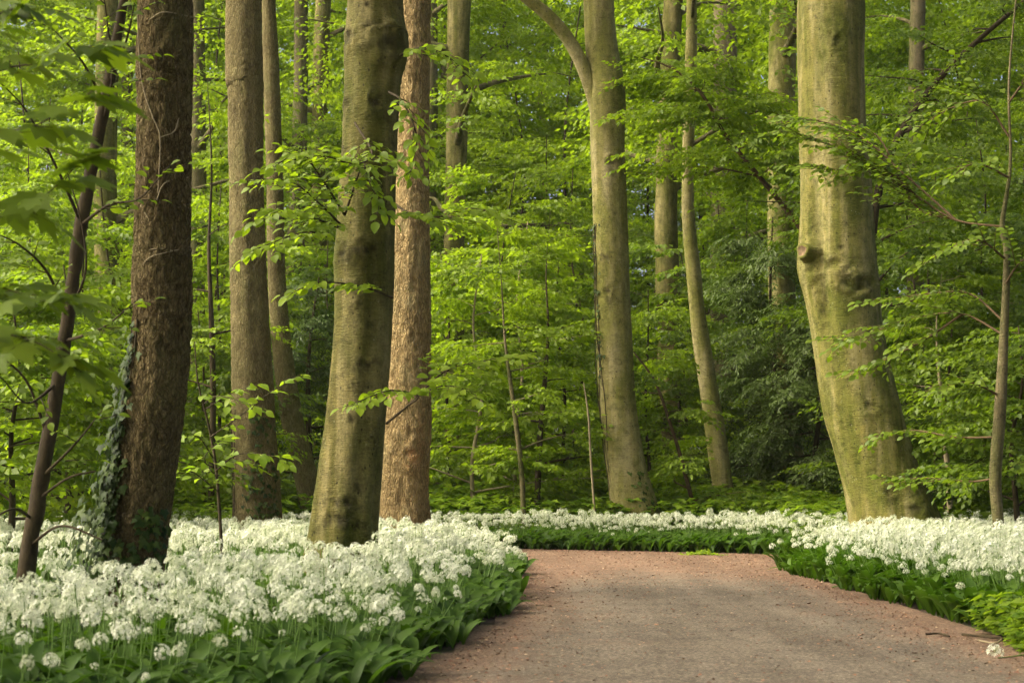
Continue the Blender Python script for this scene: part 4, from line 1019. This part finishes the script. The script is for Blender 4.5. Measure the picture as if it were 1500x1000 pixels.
left_poly = np.array(LEFT_EDGE)
right_poly = np.array([r for r in RIGHT_EDGE if 8.0 <= r[1] <= 18.6] + [(4.2, 20.0), (9, 21), (9, 8.0)])
far_poly = np.array([r for r in RIGHT_EDGE if r[1] >= 19.2] + [(-14, 25.5), (-5, 25.2), (0, 23.6), (4, 23.2), (9, 23.4), (9, 21.2), (4.4, 20.2)])
TRUNKS = [(o_[0], o_[1], l_[1, 3] * 1.1 + .05) for o_, l_ in ((oak_o, oak_l), (lb_o, lb_l), (po_o, po_l), (go_o, go_l), (mb_o, mb_l), (rb_o, rb_l))]
def bank(poly, dens, rg, height=1.0, thin=lambda p: np.ones(len(p))):
    lo, hi = poly.min(0), poly.max(0); lo = np.maximum(lo, (-9, 3)); hi = np.minimum(hi, (9, 27))
    n = int(np.prod(hi - lo) * dens); p = rg.uniform(lo, hi, (n, 2))
    p = p[inside(poly, p) & (np.abs(p[:, 0]) < .315 * p[:, 1] + .7)]
    for x, y, r_ in TRUNKS: p = p[np.hypot(p[:, 0] - x, p[:, 1] - y) > r_]
    p = p[rg.random(len(p)) < thin(p)]
    e, dv = edge_dist(poly, p)
    k = e > .13 + .13 * noise(np.column_stack([p * 2.2, p[:, 0] * 0]), 21)
    return p[k], e[k], dv[k]
def clearing(p):                              # shade under the oak: hardly any garlic
    k = np.ones(len(p))
    oakx = (p[:, 0] > -3.9) & (p[:, 0] < -2.0) & (p[:, 1] > 8.75) & (p[:, 1] < 11.6)
    k[oakx] = .06
    gap = (p[:, 0] > -2.9) & (p[:, 0] < -1.3) & (p[:, 1] > 10.4) & (p[:, 1] < 13.4)
    k[gap] = .25
    return k * np.clip(.75 + .6 * noise(np.column_stack([p * .9, p[:, 0] * 0]), 12), .25, 1)
FP, FS, FR = [], [], []; EP, ES, ER = [], [], []
for poly, dens, th in ((left_poly, 98, clearing), (right_poly, 98, lambda p: np.where((p[:, 1] < 10.4) & (p[:, 0] < 2.5 + .42 * (10.4 - p[:, 1])), .04, 1)), (far_poly, 104, lambda p: np.clip(.8 + .5 * noise(np.column_stack([p * 1.2, p[:, 0] * 0]), 4), .3, 1))):
    p, e, dv = bank(poly, dens, rgG, thin=th)
    fl = (e > .22) & (rgG.random(len(p)) < np.clip((e - .12) / .34, .0, 1)) | (rgG.random(len(p)) < np.where((p[:, 0] < .2) & (p[:, 1] < 12), .30, .18))
    q = p[fl]; eq = e[fl]; dq = dv[fl]
    FP.append(np.column_stack([q, np.zeros(len(q))])); FS.append(rgG.triangular(.58, 1.0, 1.14, len(q)) * np.clip(.72 + eq * .5, .72, 1))
    tl = np.clip(.42 - eq * .55, 0, .42)      # plants at the edge lean out over the path
    FR.append(np.column_stack([rgG.normal(0, .10, len(q)) - dq[:, 1] * tl, rgG.normal(0, .10, len(q)) + dq[:, 0] * tl, rgG.normal(0, .3, len(q))]))
    # edge leaves
    lo, hi = poly.min(0), poly.max(0); lo = np.maximum(lo, (-9, 3)); hi = np.minimum(hi, (9, 27))
    n = int(np.prod(hi - lo) * 260); q = rgG.uniform(lo, hi, (n, 2)); q = q[inside(poly, q) & (np.abs(q[:, 0]) < .315 * q[:, 1] + .7)]
    e, dv = edge_dist(poly, q); k = (e < .62) & (rgG.random(len(q)) < np.clip(1.15 - e * 1.5, .1, 1)) & (th(q) > .2) & (e > .08 + .16 * noise(np.column_stack([q * 2.0, q[:, 0] * 0]), 22)); q, e, dv = q[k], e[k], dv[k]
    az = np.arctan2(dv[:, 1], dv[:, 0]) + rgG.normal(0, .55, len(q))
    EP.append(np.column_stack([q, np.zeros(len(q))])); ES.append(rgG.uniform(.8, 1.15, len(q)) * np.clip(.72 + e * .6, .7, 1.08)); ER.append(np.column_stack([rgG.normal(0, .08, len(q)), rgG.normal(0, .08, len(q)) + .12, az - .6]))
FP, FS, FR, EP, ES, ER = [np.concatenate(x) for x in (FP, FS, FR, EP, ES, ER)]
# the 300 plants that show largest are single things
zt = .4 * FS
pr = np.column_stack([FP[:, 0] / FP[:, 1], (zt - CAMZ) / FP[:, 1]])
vis = (np.abs(pr[:, 0]) < .295) & (pr[:, 1] > -.118)
order = np.argsort(np.where(vis, FP[:, 1], 1e9))
near = order[:300]; rest = np.setdiff1d(np.arange(len(FP)), near)
for i in near:
    sideR = FP[i, 0] > 1.5
    t = thing('wild_garlic', FP[i], 'flowering wild garlic plant in the right bank' if sideR else 'flowering wild garlic plant at the near end of the left flower bank', 'wild garlic', 'wild garlic plants of the right bank' if sideR else 'wild garlic plants at the near end of the left bank')
    t.rotation_euler = FR[i]; t.scale = (FS[i],) * 3
    a0 = rgG.uniform(0, 6.28)
    for k_ in range(3):
        o = link('leaf', LEAF_V[rgG.integers(GVAR)], t); o.rotation_euler = (0, 0, a0 + k_ * 2.4); s = rgG.uniform(.85, 1.1); o.scale = (s, s, s)
    s, top = STEM_V[rgG.integers(GVAR)]
    link('flower_stem', s, t)
    o = link('flower_head', UMB_V[rgG.integers(GVAR)], t, loc=top); o.rotation_euler = (rgG.normal(0, .25), rgG.normal(0, .25), rgG.uniform(0, 6))
scatter('flower_carpet', 'carpet of white flowering wild garlic on both sides of the path', 'wild garlic', TF, 8, FP[rest], FR[rest], FS[rest], rgG)
scatter('garlic_leaf_fringe', 'fringe of arching dark green garlic leaves hanging over the path edge', 'leaves', TL, 6, EP, ER, ES, rgG)

# ------------------------------------------------------------------ herbs on the forest floor, weeds at the right edge
def herb(rg, n, size, leaf):
    lv = Leaves()
    for k_ in range(n):
        az = rg.uniform(0, 6.28); r_ = rg.uniform(0, size * .5); z = rg.uniform(.15, 1) * size
        m = 3
        p = np.array([(math.cos(az) * r_, math.sin(az) * r_, z)] * m); a = az + np.array([-.9, 0, .9])
        lv.add(p, np.column_stack([np.cos(a), np.sin(a), rg.uniform(-.4, .2, m)]), np.column_stack([rg.normal(0, .3, m), rg.normal(0, .3, m), np.ones(m)]), rg.uniform(.7, 1.2, m) * leaf, rg.uniform(.1, 1, m))
    return lv.mesh('herb', 'small', 'herb_leaf', (0, 0, 0))
TH = templates('herb', [herb(rgG, 22, .45, .10) for _ in range(6)])
TW = templates('weed', [herb(rgG, 18, .15, .05) for _ in range(6)])
n = 12000; Yh = 22.5 + 30 * rgG.random(n) ** 1.4; Xh = rgG.uniform(-.36, .36, n) * Yh
p = np.column_stack([Xh, Yh]); k = ~inside(path_poly, p) & ~inside(far_poly, p) & ~inside(left_poly, p)
x2 = rgG.uniform((-9, 19.9), (-3, 26), (500, 2)); p = np.vstack([p[k], x2[~inside(path_poly, x2)]])
x3 = rgG.uniform((3.6, 20.5), (9, 24), (260, 2)); p = np.vstack([p, x3])
scatter('undergrowth', 'low green undergrowth covering the forest floor behind the flowers', 'undergrowth', TH, 6, np.column_stack([p, np.zeros(len(p))]), np.column_stack([np.zeros((len(p), 2)), rgG.uniform(0, 6.28, len(p))]), rgG.uniform(.6, 1.3, len(p)) * np.clip(1.15 + (p[:, 1] - 24) * .14, 1.0, 2.6), rgG)
wp = rgG.uniform((2.3, 7.2), (4.6, 11.0), (2600, 2)); s_ = np.clip((10.8 - wp[:, 1]) / 3.2, 0, 1); k = (wp[:, 0] > 2.42 + .10 * (wp[:, 1] - 7)) & (wp[:, 0] < 2.75 + 1.25 * s_) & (rgG.random(2600) < .3 + .7 * s_); wp = wp[k]
scatter('weeds', 'fresh green low weeds at the right edge of the path', 'weeds', TW, 6, np.column_stack([wp, np.zeros(len(wp))]), np.column_stack([np.zeros((len(wp), 2)), rgG.uniform(0, 6.28, len(wp))]), rgG.uniform(.6, 1.5, len(wp)), rgG)
# ivy on the ground under the oak
lv = Leaves(); n = 2600
px_ = rgG.uniform((-4.2, 8.75), (-1.95, 11.6), (n, 2)); hh = .05 + .22 * np.clip(noise(np.column_stack([px_ * 1.6, px_[:, 0] * 0]), 3) + .4, 0, 1)
lv.add(np.column_stack([px_, hh * rgG.uniform(.3, 1, n)]), rgG.normal(0, 1, (n, 3)) * (1, 1, .3), np.column_stack([rgG.normal(0, .5, n), rgG.normal(0, .5, n) - .3, np.ones(n)]), rgG.uniform(.04, .085, n), rgG.uniform(0, 1, n))
o = link('ivy_ground_cover', lv.mesh('ivy_ground_cover', 'ivy', 'ivy_leaf', (0, 0, 0)), None, 'stuff'); o['label'] = 'dark ivy and leaves covering the shaded ground round the dark oak'; o['category'] = 'ground cover'

# ------------------------------------------------------------------ the far wood: one mass of leaves
def far_spray(rg):
    lv = Leaves(); put_spray(lv, rg, (0, 0, 0), 0, 2.0, .19, .78, tj=.2)  # bright tint stands in for light coming from beyond the far leaves
    return lv.mesh('far_spray', 'small', 'beech_leaf', (0, 0, 0))
rgF = np.random.default_rng(77)
TS = templates('far_spray', [far_spray(rgF) for _ in range(10)])
n = 42000
Yf = 42 + 40 * rgF.random(n) ** 1.2; Xf = rgF.uniform(-.46, .46, n) * Yf; Zf = rgF.random(n) ** .85 * .40 * Yf
pf = np.column_stack([Xf, Yf, Zf]); pf = pf[noise(pf * (.33, .28, .5), 9) > -.48]; n = len(pf)
scatter('far_wood', 'bright yellow-green mass of foliage of the distant wood', 'foliage', TS, 10, pf, np.column_stack([rgF.normal(0, .25, (n, 2)), rgF.uniform(0, 6.28, n)]), rgF.uniform(.7, 1.15, n), rgF)

# ------------------------------------------------------------------ litter on the path
n = 80000
p = np.column_stack([rgG.uniform(-3.2, 3.5, n), 4.2 + 18.4 * rgG.random(n) ** 1.15]); p = p[inside(path_poly, p)]
e, _ = edge_dist(path_poly, p)
drift = noise(np.column_stack([p * 1.1, p[:, 0] * 0]), 14) * .5 + .5
k = rgG.random(len(p)) < np.clip(.9 * np.exp(-e / .38) + .26 * drift ** 2 + .45 * np.clip((p[:, 1] - 13) / 5, 0, 1), 0, 1); p, e = p[k], e[k]
lv = Leaves(); n = len(p)
a = rgG.uniform(0, 6.28, n)
lv.add(np.column_stack([p, .012 * np.clip(e, 0, 1) + .006 + rgG.uniform(.002, .006, n)]), np.column_stack([np.cos(a), np.sin(a), rgG.normal(0, .12, n)]), np.column_stack([rgG.normal(0, .2, n), rgG.normal(0, .2, n), np.ones(n)]), np.where(rgG.random(n) < .012, rgG.uniform(.03, .055, n), rgG.uniform(.008, .024, n)), rgG.random(n) ** 1.4)
o = link('fallen_bud_scales', lv.mesh('fallen_bud_scales', 'small', 'bud_scale', (0, 0, 0)), None, 'stuff'); o['label'] = 'red-brown fallen bud scales strewn over the path'; o['category'] = 'litter'
for i, (rows, rr, lab) in enumerate([([(1350, 931), (1368, 930), (1384, 934)], .006, 'short dark fallen twig on the path'), ([(1403, 931), (1430, 934), (1462, 938)], .008, 'longer dark fallen twig at the weedy path edge'), ([(1425, 940), (1450, 944), (1458, 940)], .005, 'pale thin fallen twig beside the longer dark one')]):
    q = []
    for x, y in rows:
        Y = CAMZ * F / (y - HORIZON); q.append((X_of(x, Y), Y, .022, rr))
    org = np.array((q[0][0], q[0][1], 0)); V, Qd = tube(smooth_line(q, 14), 6); V = V + (noise(V * 25, i) * .006)[:, None] * np.array((1, 1, .3))
    o = link('fallen_twig', np_mesh('fallen_twig', V - org, Qd, 'twig_pale' if i == 2 else 'twig_dark', smooth=True), None, loc=org); o['label'] = lab; o['category'] = 'twig'
# bent garlic flower lying on the path, small heap of pale blossom at the bend
org = at(1458, 962, 8.27); org[2] = 0
t = thing('bent_garlic', org, 'single white garlic flower bent over onto the path at the weeds', 'wild garlic')
w = Wood(); w.add(smooth_line([(*(at(1540, 945, 8.5)), .003), (*at(1500, 958, 8.35), .003), (*at(1462, 963, 8.25), .0025)], 14), 4); w.build('flower_stem', 'garlic_stem', t, org)
link('flower_head', UMB_V[2], t, loc=(0, 0, .035))
org = at(1027, 816, 19.6); org[2] = 0.015
t = thing('blossom_heap', org, 'small heap of pale yellow-green fallen blossom at the far bank', 'litter')
lv = Leaves(); n = 150
q = rgG.normal(0, 1, (n, 2)) * (.10, .05); lv.add(np.column_stack([q, .035 * np.exp(-(q[:, 0] / .12) ** 2) * rgG.random(n) + .008]), rgG.normal(0, 1, (n, 3)) * (1, 1, .4), rgG.normal(0, .5, (n, 3)) + (0, 0, 1), rgG.uniform(.03, .06, n), rgG.uniform(.6, 1, n))
link('blossom', lv.mesh('blossom', 'small', 'lime_leaf', (0, 0, 0)), t, 'stuff')

# ------------------------------------------------------------------ haze: the faint damp air of the wood
m, nt, out = new_mat('damp_air')
pv = N(nt, 'ShaderNodeVolumePrincipled'); pv.inputs['Color'].default_value = (.95, .97, .85, 1); pv.inputs['Density'].default_value = HAZE; pv.inputs['Anisotropy'].default_value = .3
L(nt, pv.outputs[0], out.inputs['Volume'])
x0, x1, y0, y1, z0, z1 = -405, 405, -65, 905, -1.2, 24
V = [(x, y, z) for z in (z0, z1) for y in (y0, y1) for x in (x0, x1)]
me = np_mesh('haze', np.array(V), np.array([(0, 2, 3, 1), (4, 5, 7, 6), (0, 1, 5, 4), (2, 6, 7, 3), (0, 4, 6, 2), (1, 3, 7, 5)]), 'damp_air')
o = link('haze', me, None, 'stuff'); o['label'] = 'faint pale damp air filling the wood'; o['category'] = 'haze'
